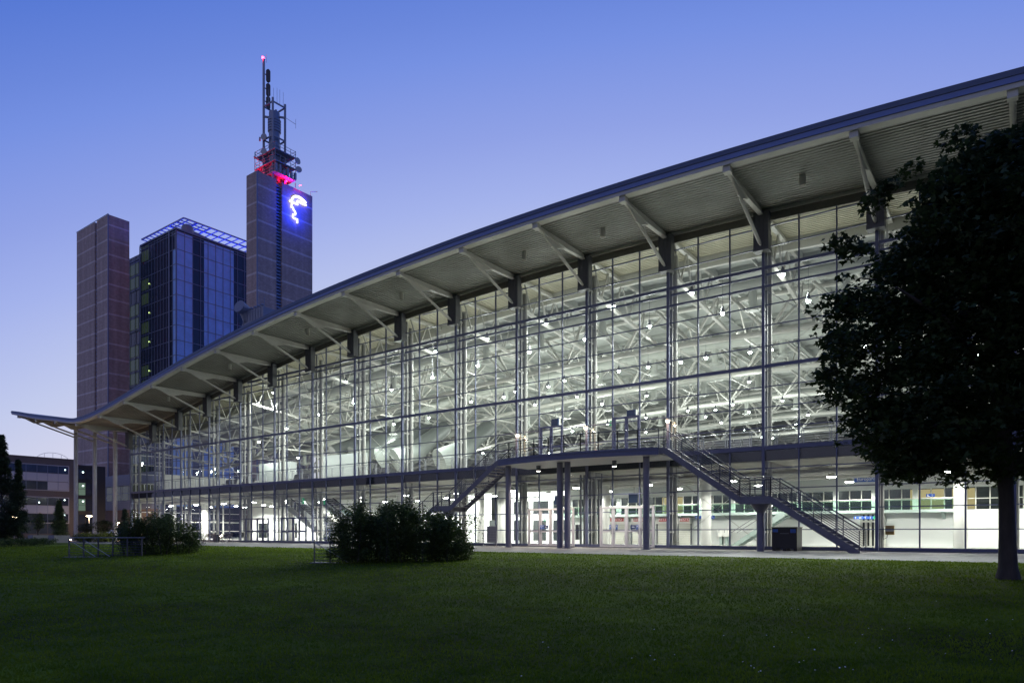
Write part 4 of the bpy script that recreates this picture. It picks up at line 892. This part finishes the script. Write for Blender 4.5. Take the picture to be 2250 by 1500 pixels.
# ------------------------------------------------------------------ antenna mast on the tower
an = thing('antenna_mast', 'steel antenna platform with flue, dishes and red lights on top of the tall pier', 'antenna', (-115.5, 80, 67.7))
AX, AY = -117.1, 78.6; BXX, BYY = -114.2, 78.6; CX, CYY = -114.2, 81.3
mb = MB()
for (x, y, zt, h) in ((AX,AY,91.5,.16),(BXX,BYY,83.1,.15),(CX,CYY,83.1,.15),(AX,CYY,83.1,.15)): mb.box(x-h, x+h, y-h, y+h, 67.7, zt)
for z in (82.4, 76.0, 73.0): 
    for a, b in (((AX,AY),(BXX,BYY)),((BXX,BYY),(CX,CYY)),((CX,CYY),(AX,CYY)),((AX,CYY),(AX,AY))): mb.bar((*a,z), (*b,z), .2, .24)
for z in (81.4,): mb.bar((AX,AY,z-.9),(-116,80,z-.9), .3, .3); mb.bar((CX,CYY,z-.9),(-115.2,80,z-.9), .3, .3)
mb.build('frame', M['mast'], an)
mb = MB(); c = (-115.65, 79.95, 68); mb.lathe(c, [(1.02,0),(1.02,9.4),(1.22,9.6),(1.22,9.9),(1.1,10.0),(1.22,10.1),(1.22,10.4),(1.1,10.5),(1.22,10.6),(1.22,10.9),(1.1,11),(1.22,11.1),(1.22,11.4),(1.1,11.5),(1.22,11.6),(1.22,11.9),(1.02,12.1),(1.0,13.3),(.8,13.35)], 20)
for z in (2.2, 4.6, 6.6): mb.lathe((c[0],c[1],c[2]+z), [(1.1,0),(1.1,.12)], 20)
mb.build('flue', mat('flue_sheet', (.25,.28,.36), .4, .3), an, True)
for k, z in enumerate((68.9, 71.0, 73.2)):
    mb = MB(); xa = -119.6 if k < 2 else -119.4; mb.box(xa, -113.0, 78.25, 82.9, z-.18, z) if k != 1 else mb.box(xa, -113.0, 78.25, 82.9, z-.16, z)
    pts = [(xa,78.3),(-113.05,78.3),(-113.05,82.85),(xa,82.85),(xa,78.3)]
    for a, b in zip(pts[:-1], pts[1:]):
        for h in (.55, 1.1): mb.bar((*a,z+h), (*b,z+h), .06, .06)
        n = 4
        for j in range(n): f = j/n; mb.bar((a[0]+(b[0]-a[0])*f, a[1]+(b[1]-a[1])*f, z), (a[0]+(b[0]-a[0])*f, a[1]+(b[1]-a[1])*f, z+1.1), .06, .06)
    if k == 0:
        for j in range(5): mb.box(-119.3+.8*j, -119.0+.8*j, 78.4, 82.7, z-.36, z-.181)
    mb.build('platform', M['mast'], an)
mb = MB()
for x, y in ((-119.55,78.3),(-113.05,82.85),(-119.55,82.85),(-113.05,78.3)): ab = MB(); ab.bar((x,y,68.7),(x,y,74.4), .08, .08); ab.build('corner_post', M['mast'], an)
for k in range(9): x = -119.5+random.random()*1.5; y = 78.4+random.random()*4; z = random.choice((69,71.1,73.3)); ab = MB(); ab.tube([(x,y,z),(x,y,z+1.6)], .09, 6); ab.build('aerial', M['mast'], an)
for k in range(6): x = -113.1; y = 78.4+.85*k; ab = MB(); ab.box(x-.3, x+.1, y, y+.4, 69.0, 69.0+.6+random.random()); ab.build('transmitter_box', M['mast'], an)
mb.tube([(-113.6,83.2,67.7),(-113.6,83.2,68.6)], .08, 6); mb.build('lamp_stub', M['mast'], an); mb = MB(); mb.tube([(-113.8,86.9,67.7),(-113.8,86.9,68.4),(-112.6,87.6,68.4)], .05, 6)
mb.build('antenna_pole', M['mast'], an)
for cx_, cy_, r, nrm in ((580,301,.62,(.5,-1,0)),(571,306,.4,(-.6,-1,0)),(580,333,.62,(.4,-1,0)),(654,354,.62,(1,.1,0)),(656,373,.62,(1,-.5,.0)),(560,346,.25,(-1,-.6,0)),(567,350,.25,(-.6,-1,0))):
    q = px(cx_, cy_, Y=78.1) if cx_ < 600 else px(cx_, cy_, X=-112.8); mb = MB(); nv = Vector(nrm).normalized(); mb.tube([q-nv*.15, q+nv*.12, q+nv*.16], [r*.85, r, r*.7], 16); mb.build('dish', M['opan'], an, True)
for z in (87.6, 84.9, 82.4):
    mb = MB(); yc = 79.6; prof_ = []
    for a in range(13): t = math.pi*a/12; prof_.append((yc+.38*math.cos(t), z+2.05+.38*math.sin(t)))
    for a in range(13): t = math.pi+math.pi*a/12; prof_.append((yc+.38*math.cos(t), z+.35+.38*math.sin(t)))
    mb.slabx(prof_, -117.3, -116.95); mb.box(-117.15, -117.05, 78.7, 79.3, z+1.1, z+1.25); mb.build('panel_antenna', M['gbrick'], an)
mb = MB()
for x, y, h in ((-114.4,78.9,1.6),(-114.3,79.6,1.9),(-114.3,80.2,1.9),(-114.2,80.9,1.7),(-115.5,78.6,1.6)): mb.tube([(x,y,82.5),(x,y,82.5+1.0+h)], .03, 5)
mb.tube([(CX,CYY,80.6),(CX+.3,CYY+2.2,80.2)], .04, 5); mb.tube([(CX+.3,CYY+2.2,79.4),(CX+.3,CYY+2.2,81.2)], .03, 5); mb.tube([(AX+.1,AY+.5,91.0),(AX+.1,AY+.5,92.6)], .03, 5); mb.build('whip_aerials', M['mast'], an)
for (x, y, z, rr, wt) in ((AX-.15,AY-.1,91.75,.2,60),(-118.2,78.0,67.9,.1,1300),(-113.4,84.2,68.5,.1,60),(-113.9,81.5,68.35,.08,420)):
    mb = MB(); mb.lathe((x,y,z), [(.02,-rr),(rr,-rr*.4),(rr,rr*.6),(.02,rr)], 10); mb.build('red_light', M['redl'], an, True); lamp('lamp_light', (x, y-.25, z-.25), wt, (1,0,.025), an, .1)
# ------------------------------------------------------------------ low office wing and links on the far left
off = thing('office_wing', 'low grey brick office wing with long framed window bands', 'office', (-150, 40, 0)); OX = -149.6; OZ = 15.1
def oy(x): return px(x, 1100, X=OX).y
mb = MB(); mb.box(-165, OX, 10, oy(165), 0, OZ); mb.box(-165.1, OX+.06, 10, oy(165)+.05, OZ+.001, OZ+.18); wl = mb.build('brick_wall', M['gbrick'], off)
ya, yb = 22.0, oy(150)
def zpx(x, y): return px(x, y, X=OX).z
for (zt, zb, parts) in ((zpx(150,1025), zpx(150,1078), 0),(zpx(150,1094), zpx(150,1148), 1)):
    H = zt-zb; mb = MB(); mb.box(OX+.002, OX+.12, ya-.12, yb+.12, zt, zt+.12); mb.box(OX+.002, OX+.12, ya-.12, yb+.12, zb-.12, zb); mb.box(OX+.002, OX+.12, yb, yb+.12, zb+.001, zt-.001); fr = mb.build('window_band', M['opan'], off)
    g = MB(); s = MB(); b = MB(); m_ = MB(); k = 0; y = yb
    while y > ya+1.7:
        y0 = y-1.78
        g.box(OX+.01, OX+.05, y0+.04, y-.04, zb+H*.70, zt-.05); s.box(OX+.01, OX+.06, y0+.02, y-.02, zb+H*.36, zb+H*.68)
        (s if (k < 2 and parts == 0) else g).box(OX+.01, OX+.05, y0+.04, y-.04, zb+.05, zb+H*.34)
        m_.box(OX+.05, OX+.09, y-.03, y+.03, zb, zt); y = y0; k += 1
    g.build('window_pane', M['owin'], fr); s.build('spandrel', M['opan'], fr); m_.build('mullion', M['mull'], fr)
y = yb
while y > ya: g = MB(); g.box(OX+.01, OX+.05, y-1.7, y-.06, .8, 3.2); g.build('ground_window', M['owin'], wl); y -= 1.78
mb = MB()
for x, y in ((143,1032),(142,1098),(142,1131),(86,1103)): q = px(x, y, X=OX+.08); mb.box(OX+.06, OX+.1, q.y-.1, q.y+.1, q.z-.1, q.z+.1)
mb.build('lit_lamp', M['tiny'], wl)
mb = MB(); yd = oy(146)
for k in range(7): a = math.pi*k/6; mb.tube([(-156,yd,OZ),(-156,yd-.0,OZ+.1)], .03, 4) if k in (0, 6) else mb.tube([(-156, yd+3*math.cos(a), OZ), (-156, yd+3*math.cos(a), OZ+1.7*math.sin(a))], .03, 4)
mb.tube([(-156, yd+3*math.cos(math.pi*k/12), OZ+1.7*math.sin(math.pi*k/12)+.1) for k in range(13)], .035, 5); mb.build('roof_cage', M['mull'], off)
# glazed stair link
lk = thing('stair_link', 'dark glazed stair link with lit floors between office wing and tower', 'building', (-152, 61, 0)); LX = -150.6; y0, y1 = oy(165)+.1, 62.7
mb = MB(); mb.box(-158, LX-.4, y0, y1+2, 0, 14.4); mb.build('body', M['black'], lk)
mb = MB(); g2 = MB(); d2 = MB()
for (a, b, lit) in ((11.6,13.6,0),(8.4,10.9,1),(5.3,7.7,1),(1.0,4.6,0)):
    (g2 if lit else d2).box(LX-.39, LX-.3, y0+.1, y0+2.3, a, b); d2.box(LX-.39, LX-.3, y0+2.35, y1, a, b)
    for z in (a, (a+b)/2, b): mb.box(LX-.3, LX-.22, y0, y1, z-.03, z+.03)
for y in (y0+.1, y0+.95, y0+2.3, y1-.05): mb.box(LX-.31, LX-.21, y-.04, y+.04, 0, 14.2)
for z in (14.2, 11.2, 8.05, 4.95): mb.box(LX-.38, LX-.23, y0, y1, z-.22, z+.22)
g2.build('lit_pane', M['dimroom'], lk); d2.build('dark_pane', M['owin'], lk); mb.build('mullion', M['black'], lk)
mb = MB()
for z in (13.0, 10.3, 7.2): mb.box(LX-.29, LX-.2, y0+1.7, y0+1.95, z-.12, z+.12)
mb.build('lit_lamp', M['tiny'], lk)
# annex with grey cladding over tan brick
ax = thing('tower_annex', 'low annex with grey metal cladding above a warm lit tan brick wall', 'building', (-150, 68, 0)); AY0 = 68.8
mb = MB(); mb.box(-160.6, -138, AY0, 69.6, 0, 5.7); mb.build('brick_wall', M['tanbrick'], ax)
mb = MB(); mb.box(-160.7, -138, AY0-.15, 69.6, 5.701, 7.6); mb.box(-160.7, -138, AY0-.15, 69.6, 10.8, 13.1); mb.box(-160.7, -138, AY0+.1, 69.6, 7.601, 10.799); cl = mb.build('cladding', M['clad'], ax)
mb = MB(); mb.box(-160.0, -138, AY0+.02, AY0+.09, 7.7, 10.7); mb.build('window_pane', mat('green_grey_window', (.05,.065,.045), .12, var=.3, scale=.6, emit=(.2,.22,.12), estr=.12), cl)
mb = MB()
for x in (-160.2,-157.2,-155.8,-153.6,-152.9,-150,-146): mb.box(x-.06, x+.06, AY0-.02, AY0+.019, 7.6, 10.8)
mb.box(-160.2, -138, AY0-.03, AY0+.018, 9.15, 9.25); mb.build('mullion', M['mull'], cl)
mb = MB(); mb.box(-161.3, -156.5, 75, 75.2, 17, 26); 
q = px(279, 1042, Y=66); mb = MB(); mb.box(q.x-.4, q.x+.4, 66, 66.1, q.z-1.1, q.z+.9); 
# rooftop plant of the hall seen above the roof edge
rp = thing('roof_plant', 'grey rooftop ventilation unit with round cowls behind the hall roof edge', 'roof plant', (-70, 46, 18)); q = px(575, 690, Y=50); x = q.x; mb = MB(); zb = R(x)+.9
mb.tube([(x-2.2,50,q.z-.9),(x-2.2,49.2,q.z+.6),(x-2.0,48.2,q.z+.9)], [.75,.75,.8], 14); mb.box(x-1.6, x+1.8, 49, 52, q.z-1.0, q.z+.35); mb.box(x-2.6, x+2.2, 49, 52, zb, q.z-1.001)
for k in range(6): mb.box(x-1.5+.55*k, x-1.42+.55*k, 48.94, 48.999, q.z-.95, q.z+.3)
for k in range(4): mb.lathe((x-1.2+.75*k, 49.4, q.z+.351), [(.16,0),(.16,.35),(.26,.36),(.1,.55)], 10)
mb.bar((x-3.4, 49, zb), (x-2.2, 49, q.z), .12, .12); mb.build('housing', M['clad'], rp)
mb = MB(); mb.tube([(x+1.6,49.3,q.z),(x+1.6,49.3,q.z+1.6)], .03, 5); mb.build('aerial', M['mull'], rp)
# ------------------------------------------------------------------ foliage
TL = np.array([(0,0,0),(.38,.08,0),(.52,.48,.05),(.2,.46,0),(0,1,-.06),(-.2,.46,0),(-.52,.48,.05),(-.38,.08,0)], float)
TD = np.array([(0,0,0),(.28,.45,.04),(0,1,-.05),(-.28,.45,.04)], float)
def leaves(C, size, tmpl, droop=.35, flat=.6):
    n = len(C); a = rng.random(n)*2*np.pi
    d = np.stack([np.cos(a), np.sin(a), -droop+rng.normal(0, .5, n)*flat], 1); d /= np.linalg.norm(d, axis=1)[:,None]
    u = rng.normal(0, .55, (n, 3)); u[:,2] += 1; s = np.cross(d, u); s /= np.linalg.norm(s, axis=1)[:,None]; t = np.cross(s, d)
    sz = size*(.65+.7*rng.random(n))
    v = C[:,None,:]+sz[:,None,None]*(tmpl[None,:,0,None]*s[:,None,:]+tmpl[None,:,1,None]*d[:,None,:]+tmpl[None,:,2,None]*t[:,None,:])
    return v.reshape(-1, 3)
def clump(c, r, n, sq=.7):
    g = rng.normal(0, 1, (n, 3)); g /= np.linalg.norm(g, axis=1)[:,None]; q = rng.random(n)**.45
    return np.asarray(c)[None,:]+g*q[:,None]*np.array([r, r, r*sq])
# big maple on the right
TB = px(2215, 1266, Z=0); TB = Vector((TB.x, TB.y, lz(TB.x, TB.y)-.02))
mp = thing('maple_tree', 'large dark maple tree on the lawn with wide dense crown at the hall front', 'tree', TB)
def W(dx, dz, dd=0): return TB+RT*dx+FW*dd+Vector((0,0,dz))
mb = MB(); mb.tube([W(0,-.1),W(0,.08),W(-.0,.3),W(-.02,1.0),W(-.04,1.9),W(-.08,2.7),W(-.02,4,.1),W(.05,6,.1),W(.1,7.4,0),W(.05,8.8)], [.27,.25,.20,.17,.155,.16,.14,.11,.08,.04], 14)
limbs = [(2.5,(-1.0,3.2,-.6),(-2.4,3.5,-1.2),(-3.8,3.3,-1.6)),(2.6,(.8,3.1,-.2),(2.2,3.7,-.4),(3.8,4.2,-.4)),(2.7,(-.7,3.8,1.0),(-1.6,4.6,2.2),(-2.4,5.0,3.2)),(2.4,(.9,2.9,.5),(1.7,3.6,1.6),(2.6,4.3,2.7)),(3.6,(-1.4,4.9,-.8),(-2.7,5.8,-1.3),(-4.1,6.4,-1.5)),(4.5,(1.3,5.8,.4),(2.6,6.7,.8),(3.9,7.4,1)),(5.2,(-1.2,6.6,.5),(-2.0,7.3,.9),(-2.8,7.7,1.1)),(4.0,(.2,5.2,-1.4),(.3,6.2,-2.7),(.2,6.8,-4)),(6.4,(.8,7.0,-.2),(1.5,7.8,-.4),(2.1,8.2,-.6)),(7,(-.6,7.8,0),(-1.1,8.5,.2),(-1.5,8.9,.3))]
sl = lambda p: (p[0]*.8, p[1], p[2]*.8)
for z, a, b, c in limbs: mb.tube([W(-.05,z,.02),W(*sl(a)),W(*sl(b)),W(*sl(c))], [.13,.09,.055,.02], 8)
for _ in range(26):
    a = random.random()*6.28; r = 2+2*random.random(); z = 2.8+5*random.random(); mb.tube([W(.0,z,.05),W(r*.5*math.cos(a),z+.5,r*.5*math.sin(a)),W(r*math.cos(a),z+.7,r*math.sin(a))], [.05,.03,.012], 6)
mb.build('trunk', M['bark'], mp, True)
PZ = [2.3,3.0,4.0,5.0,5.7,6.4,7.1,7.6,8.1,8.7,9.4,9.9,10.3]; PR = [2.7,3.4,3.75,3.95,3.85,3.75,3.9,3.5,3.05,2.5,1.8,1.1,.4]
pts = []
for _ in range(1050):
    z = 2.65+7.3*random.random(); rm = np.interp(z, PZ, PR); a = random.random()*2*math.pi; f = random.random()**.38
    if z < 3.6 and f < .45: continue
    if z < 3.3 and random.random() < .25: continue
    r = rm*f*(.9+.14*math.sin(3*a+z)); c = W(r*math.cos(a), z-.12*r*.4, r*math.sin(a)); pts.append(clump(c, (.30+.42*random.random()), 84, .55))
for dx, dz, dd in ((-4.95,7.35,-1),(-4.75,7.2,-1.2),(-4.4,7.3,-.6),(-4.9,5.25,-1),(-4.75,5.0,-.6),(-4.55,4.15,-1),(-4.3,3.15,-.9),(-4.05,2.75,-1),(-3.75,2.45,-1.1),(-3.6,2.25,-1.1),(-3.0,2.35,-1),(-2.7,2.55,-1),(-2.3,2.4,-1.2),(-1.9,2.7,-.9),(-1.35,2.75,-1),(-1.3,10.3,.3),(-.9,10.5,.3),(-2.5,9.5,0),(-3.5,8.75,-.3),(-3.7,8.5,-.3),(-3.3,8.9,-.3),(-.75,2.35,-.6),(.6,2.6,.4),(-1.7,2.95,-.4)):
    pts.append(clump(W(dx*.9,dz+.1,dd), .34, 60, .6)); 
for _ in range(90):
    z = 3+6.8*random.random(); rm = np.interp(z, PZ, PR); a = random.random()*2*math.pi; r = rm*1.03
    pts.append(clump(W(r*math.cos(a), z-.1, r*math.sin(a)), .22, 16, .5))
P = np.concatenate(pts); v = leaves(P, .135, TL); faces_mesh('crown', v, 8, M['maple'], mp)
# dark shrubs beside the stair heads
def shrub(name, label, x0, x1, ytop, ybase, n, ls, m, seed_h=.25, depthw=1.6, grp=None):
    b0, b1 = px(x0, ybase, Z=0), px(x1, ybase, Z=0); c = (b0+b1)/2; wd = (b1-b0).length; z0 = lz(c.x, c.y) if c.y < LE else 0
    dist = (c-Vector((0,0,0))).dot(FW); H = (1169-ytop)/1525*dist+HC-z0
    o = thing(name, label, 'shrub', (c.x, c.y, z0), grp); pts = []; mb = MB()
    k = max(5, int(wd*9))
    for _ in range(k):
        u = (random.random()*2-1); f = math.sqrt(max(0, 1-abs(u)**2.6)); h = H*(.55+.38*f)*(.80+.27*random.random())*(1+.10*math.sin(u*7+n)); dd = (random.random()*2-1)*depthw*f
        base = c+RT*(u*wd*.43)+FW*dd; base.z = z0
        tip = base+RT*random.gauss(0,.22)+FW*random.gauss(0,.2); tip.z = z0+h
        mb.tube([base, base.lerp(tip,.5)+RT*random.gauss(0,.08), tip], [.022,.014,.004], 5)
        m_ = n//k
        t = rng.random(m_)**.75; q = np.array(base)[None,:]*(1-t[:,None])+np.array(tip)[None,:]*t[:,None]; sp = .10+.30*(1-t)*t*2+.09*(t > .8)*0
        q += rng.normal(0, 1, (m_,3))*sp[:,None]; q = q[q[:,2] > z0+.02]; pts.append(q)
    for _ in range(int(k*1.6)):
        u = (random.random()*2-1)*.98; f = math.sqrt(max(0, 1-abs(u)**2.6)); a = random.random()*2*math.pi; zz = z0+.15+(H*.8*f+.1)*random.random()
        cc = c+RT*(u*wd*.5)+FW*(math.sin(a)*depthw*f*.9); cc.z = zz; pts.append(clump(cc, .28, n//(k*3), .9))
    mb.build('stems', M['bark'], o, True); P = np.concatenate(pts); faces_mesh('foliage', leaves(P, ls, TD, .1, .9), 4, m, o); return o
shrub('shrub', 'large dark leafy shrub right of the railed stair head in the middle of the lawn', 728, 1036, 1100, 1227, 46000, .085, M['bush'])
shrub('shrub', 'smaller dark leafy shrub over the railed stair head on the left of the lawn', 270, 424, 1128, 1213, 22000, .085, M['bush'])
shrub('shrub', 'tiny dark shrub just right of the left shrub', 410, 434, 1172, 1210, 1600, .07, M['bush'], depthw=.4)
shrub('shrub', 'small yellow green lit shrub left of the street lamp', 168, 205, 1172, 1190.5, 2600, .16, M['lime'], depthw=1)
shrub('shrub', 'small yellow green lit shrub between the second and third pole', 212, 244, 1171, 1190.5, 2600, .16, M['lime'], depthw=1)
shrub('shrub', 'small lit shrub at the far left under the dark trees', 2, 20, 1180, 1193, 1200, .14, M['lime'], depthw=.6)
def tree(label, cx, w, ytop, ybase, cbase, n, ls, m, conic=True, planter=False, trunk_r=.09, name='tree', D=None):
    b = px(cx, ybase, Z=0); dist = b.dot(FW)
    if D: b = (RT*((cx-1125)/1525)+FW)*D; dist = D
    z0 = 0 if not (b.y < LE and b.x > -74) else lz(b.x, b.y); wd = w*dist/1525; H = (1169-ytop)/1525*dist+HC-z0; cb = (1169-cbase)/1525*dist+HC-z0
    o = thing(name, label, 'tree', (b.x, b.y, z0)); b = Vector((b.x, b.y, z0)); mb = MB()
    mb.tube([b, b+Vector((0,0,max(cb,.3)+.3)), b+Vector((.03,0,H*.9))], [trunk_r, trunk_r*.8, .02], 8)
    pts = []
    NC = 170 if n > 8000 else 80
    for _ in range(NC):
        t = random.random(); z = cb+(H-cb)*t; rr = wd/2*((1-t)**.7*min(1,(t+.12)/.25) if conic else math.sin(math.pi*min(1,max(.02,t*.9+.08)))**.6); a = random.random()*6.28; r = rr*(.3+.7*random.random())
        e = b+Vector((r*math.cos(a), r*math.sin(a), z)); mb.tube([b+Vector((0,0,max(.2,z-.5))), e], [.02,.008], 4); pts.append(clump(e, max(.16,rr*.42), n//NC, 1.2 if conic else .8))
    mb.build('trunk', M['bark'], o, True); faces_mesh('crown', leaves(np.concatenate(pts), ls, TD, .1, .9), 4, m, o)
    if planter: mb = MB(); mb.box(b.x-.7, b.x+.7, b.y-.7, b.y+.7, 0, .75); mb.build('planter', M['plant'], o)
    return o
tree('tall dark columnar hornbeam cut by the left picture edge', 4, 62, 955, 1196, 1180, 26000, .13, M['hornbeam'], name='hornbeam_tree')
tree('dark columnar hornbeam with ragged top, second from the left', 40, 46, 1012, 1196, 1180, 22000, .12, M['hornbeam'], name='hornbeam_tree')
tree('pointed pale green conical tree in a grey planter before the office wing', 130, 36, 1100, 1192, 1182, 9000, .12, M['young'], planter=True, name='conical_tree')
tree('thin young tree with bare trunk in a planter left of the conical tree', 84, 30, 1128, 1191, 1160, 1800, .12, M['young'], False, True, .07, name='young_tree')
tree('conical dark green tree behind the left shrub at the hall corner', 274, 28, 1120, 1192, 1186, 4200, .12, M['hornbeam'], name='conical_tree')
tree('spreading dark tree behind the second canopy pole', 228, 44, 1144, 1189, 1166, 2400, .15, M['hornbeam'], False, name='spreading_tree', D=88)
tree('small dark tree in front of the glazed stair link', 190, 34, 1150, 1189, 1166, 1500, .15, M['hornbeam'], False, name='spreading_tree', D=96)
# clipped low hedge at the far left
p, q = px(0,1199,Z=0), px(108,1196,Z=0); o = thing('hedge', 'low clipped dark hedge at the far left edge of the lawn', 'hedge', (q.x, q.y, 0)); pts = []
pa = p+(p-q)*.5
for k in range(150): t = random.random(); c = pa.lerp(q, t); pts.append(clump((c.x+random.gauss(0,.3), c.y+random.gauss(0,.5), .12+.35*random.random()), .28, 60, .7))
faces_mesh('foliage', leaves(np.concatenate(pts), .10, TD, 0, 1), 4, M['bush'], o)
mb = MB()
for k in range(24): c = pa.lerp(q, k/23); mb.tube([(c.x,c.y,-.05),(c.x,c.y,.45)], .02, 5)
mb.build('stems', M['bark'], o)
# ------------------------------------------------------------------ railings at the stair heads in the lawn
def stair_rail(label, xa, xb, ybase, n, diag, two=True, D=None):
    a, b = px(xa, ybase, Z=-.05), px(xb, ybase, Z=-.05); z0 = lz(a.x, a.y); o = thing('stair_railing', label, 'railing', (a.x, a.y, z0)); L = (b-a); a = Vector((a.x,a.y,z0)); b = Vector((b.x,b.y,z0)); u = (b-a).normalized(); H = .92
    up = Vector((0,0,1)); mb = MB()
    for k in range(n): p = a.lerp(b, k/(n-1)); mb.bar(p-up*.1, p+up*(H-.08), .07, .04, u); mb.tube([p+up*(H-.08), p+up*H], [.035,.012], 6)
    mb.build('posts', M['railpaint'], o); mb = MB()
    for k in range(6): mb.tube([a+up*(.12+.125*k), b+up*(.12+.125*k)], .012, 5)
    mb.build('rails', M['railpaint'], o); mb = MB(); mb.tube([a+up*(H+.03), b+up*(H+.03)+u*.15], .017, 8)
    nrm = Vector((u.y,-u.x,0))
    for f in diag: s = a.lerp(b, f)+up*(H-.12); mb.tube([s, s+u*1.35+nrm*.25-up*(H-.16)], .017, 8)
    mb.build('handrail', M['steel'], o); mb = MB(); c = a-u*.15+nrm*.3; mb.add([c, c+(b-a)+u*.25, c+(b-a)+u*.25-nrm*1.2, c-nrm*1.2, c+up*.025, c+(b-a)+u*.25+up*.025, c+(b-a)+u*.25-nrm*1.2+up*.025, c-nrm*1.2+up*.025], [(3,2,1,0),(4,5,6,7),(0,1,5,4),(1,2,6,5),(2,3,7,6),(3,0,4,7)]); mb.build('kerb_slab', M['dark'], o)
stair_rail('short blue grey railing with slanting handrail left of the middle shrub', 691, 760, 1230, 3, (0.02,))
stair_rail('longer blue grey railing with two slanting handrails left of the left shrub', 152, 312, 1218, 6, (.02,.22))
# ------------------------------------------------------------------ street lamps, bollard lights and cars on the plaza
def street_lamp(label, cx, ytop, D, watts):
    b = (RT*((cx-1125)/1525)+FW)*D; z = (1169-ytop)/1525*D+HC; o = thing('street_lamp', label, 'street lamp', (b.x,b.y,0), 'street lamps on the plaza'); mb = MB(); mb.tube([(b.x,b.y,0),(b.x,b.y,z-.02)], [.07,.05], 10); mb.build('pole', M['polep'], o, True)
    mb = MB(); mb.lathe((b.x,b.y,z), [(.1,0),(.5,.05),(.5,.1),(.2,.22)], 16); mb.build('head', M['clad'], o, True); mb = MB(); mb.lathe((b.x,b.y,z-.06), [(.42,.05),(.42,.0),(.1,-.03)], 16); mb.build('lens', M['lampw'], o, True); lamp('lamp_light', (b.x,b.y,z-.25), watts, (1,.66,.36), o, .3)
street_lamp('lit disc street lamp between the first and second canopy pole', 196, 1133, 112, 800); street_lamp('lit disc street lamp right of the third canopy pole', 259, 1148, 133, 2000); street_lamp('lit disc street lamp behind the dark hornbeams', 31, 1135, 108, 220)
for cx, cy_, D, lab, wt in ((68,1184,78,'bright yellow bollard light under the thin young tree',420),(155,1185,84,'low bollard light right of the conical tree',150),(272,1186,84,'low bollard light near the third canopy pole',200)):
    b = (RT*((cx-1125)/1525)+FW)*D; z = (1169-cy_)/1525*D+HC; o = thing('bollard_light', lab, 'light', (b.x,b.y,0), 'bollard lights on the plaza'); mb = MB(); mb.tube([(b.x,b.y,0),(b.x,b.y,max(.1,z-.1))], .07, 8); mb.build('post', M['dark'], o); mb = MB(); mb.lathe((b.x,b.y,z), [(.03,-.06),(.08,-.04),(.08,.04),(.02,.07)], 10); mb.build('lens', M['lampw'], o, True); lamp('lamp_light', (b.x+.3,b.y-.4,z+.25), wt, (1,.6,.2), o, .1)
def car(label, cx, D, m):
    b = (RT*((cx-1125)/1525)+FW)*D; o = thing('parked_car', label, 'car', (b.x,b.y,0), 'cars parked beyond the poles'); x, y = b.x, b.y
    mb = MB(); mb.slaby([(x-2.1,.35),(x+2.1,.35),(x+2.15,.7),(x+1.9,.92),(x+.95,.98),(x+.4,1.4),(x-1.2,1.42),(x-1.9,1.0),(x-2.15,.8)], y-.85, y+.85); bd = mb.build('body', m, o)
    mb = MB(); mb.slaby([(x+.82,1.0),(x+.36,1.34),(x-1.14,1.36),(x-1.7,1.02)], y-.86, y+.86); mb.build('window', M['darkwin'], o); 
    for xx in (x-1.35, x+1.3):
        for yy in (y-.87, y+.65): mb = MB(); mb.tube([(xx,yy,.33),(xx,yy+.22,.33)], .33, 14); mb.build('wheel', M['black'], o)
car('white car parked beyond the second canopy pole', 232, 96, mat('white_car_paint', (.6,.6,.62), .25)); car('silver car parked beyond the third canopy pole', 263, 98, mat('silver_car_paint', (.3,.31,.33), .25, .6))
b = (RT*((146-1125)/1525)+FW)*82; z = (1169-1186.5)/1525*82+HC; o = thing('plaza_sign', 'small white and blue sign board on the lawn edge left of the first pole', 'sign', (b.x,b.y,0)); mb = MB(); mb.box(b.x-.5,b.x+.15,b.y,b.y+.04,max(.05,z-.3),z+.35); mb.build('board', M['wsign'], o); mb = MB(); mb.box(b.x+.15,b.x+.75,b.y,b.y+.04,max(.05,z-.3),z+.3); mb.build('blue_panel', M['bsign'], o); mb = MB(); mb.box(b.x-.1,b.x-.05,b.y+.041,b.y+.08,0,z); mb.build('post', M['dark'], o)
mb = MB(); mb.tube([(b.x-.18, b.y-.006, z+.03), (b.x-.18, b.y-.001, z+.03)], .14, 12); mb.build('red_mark', M['rsign'], o)
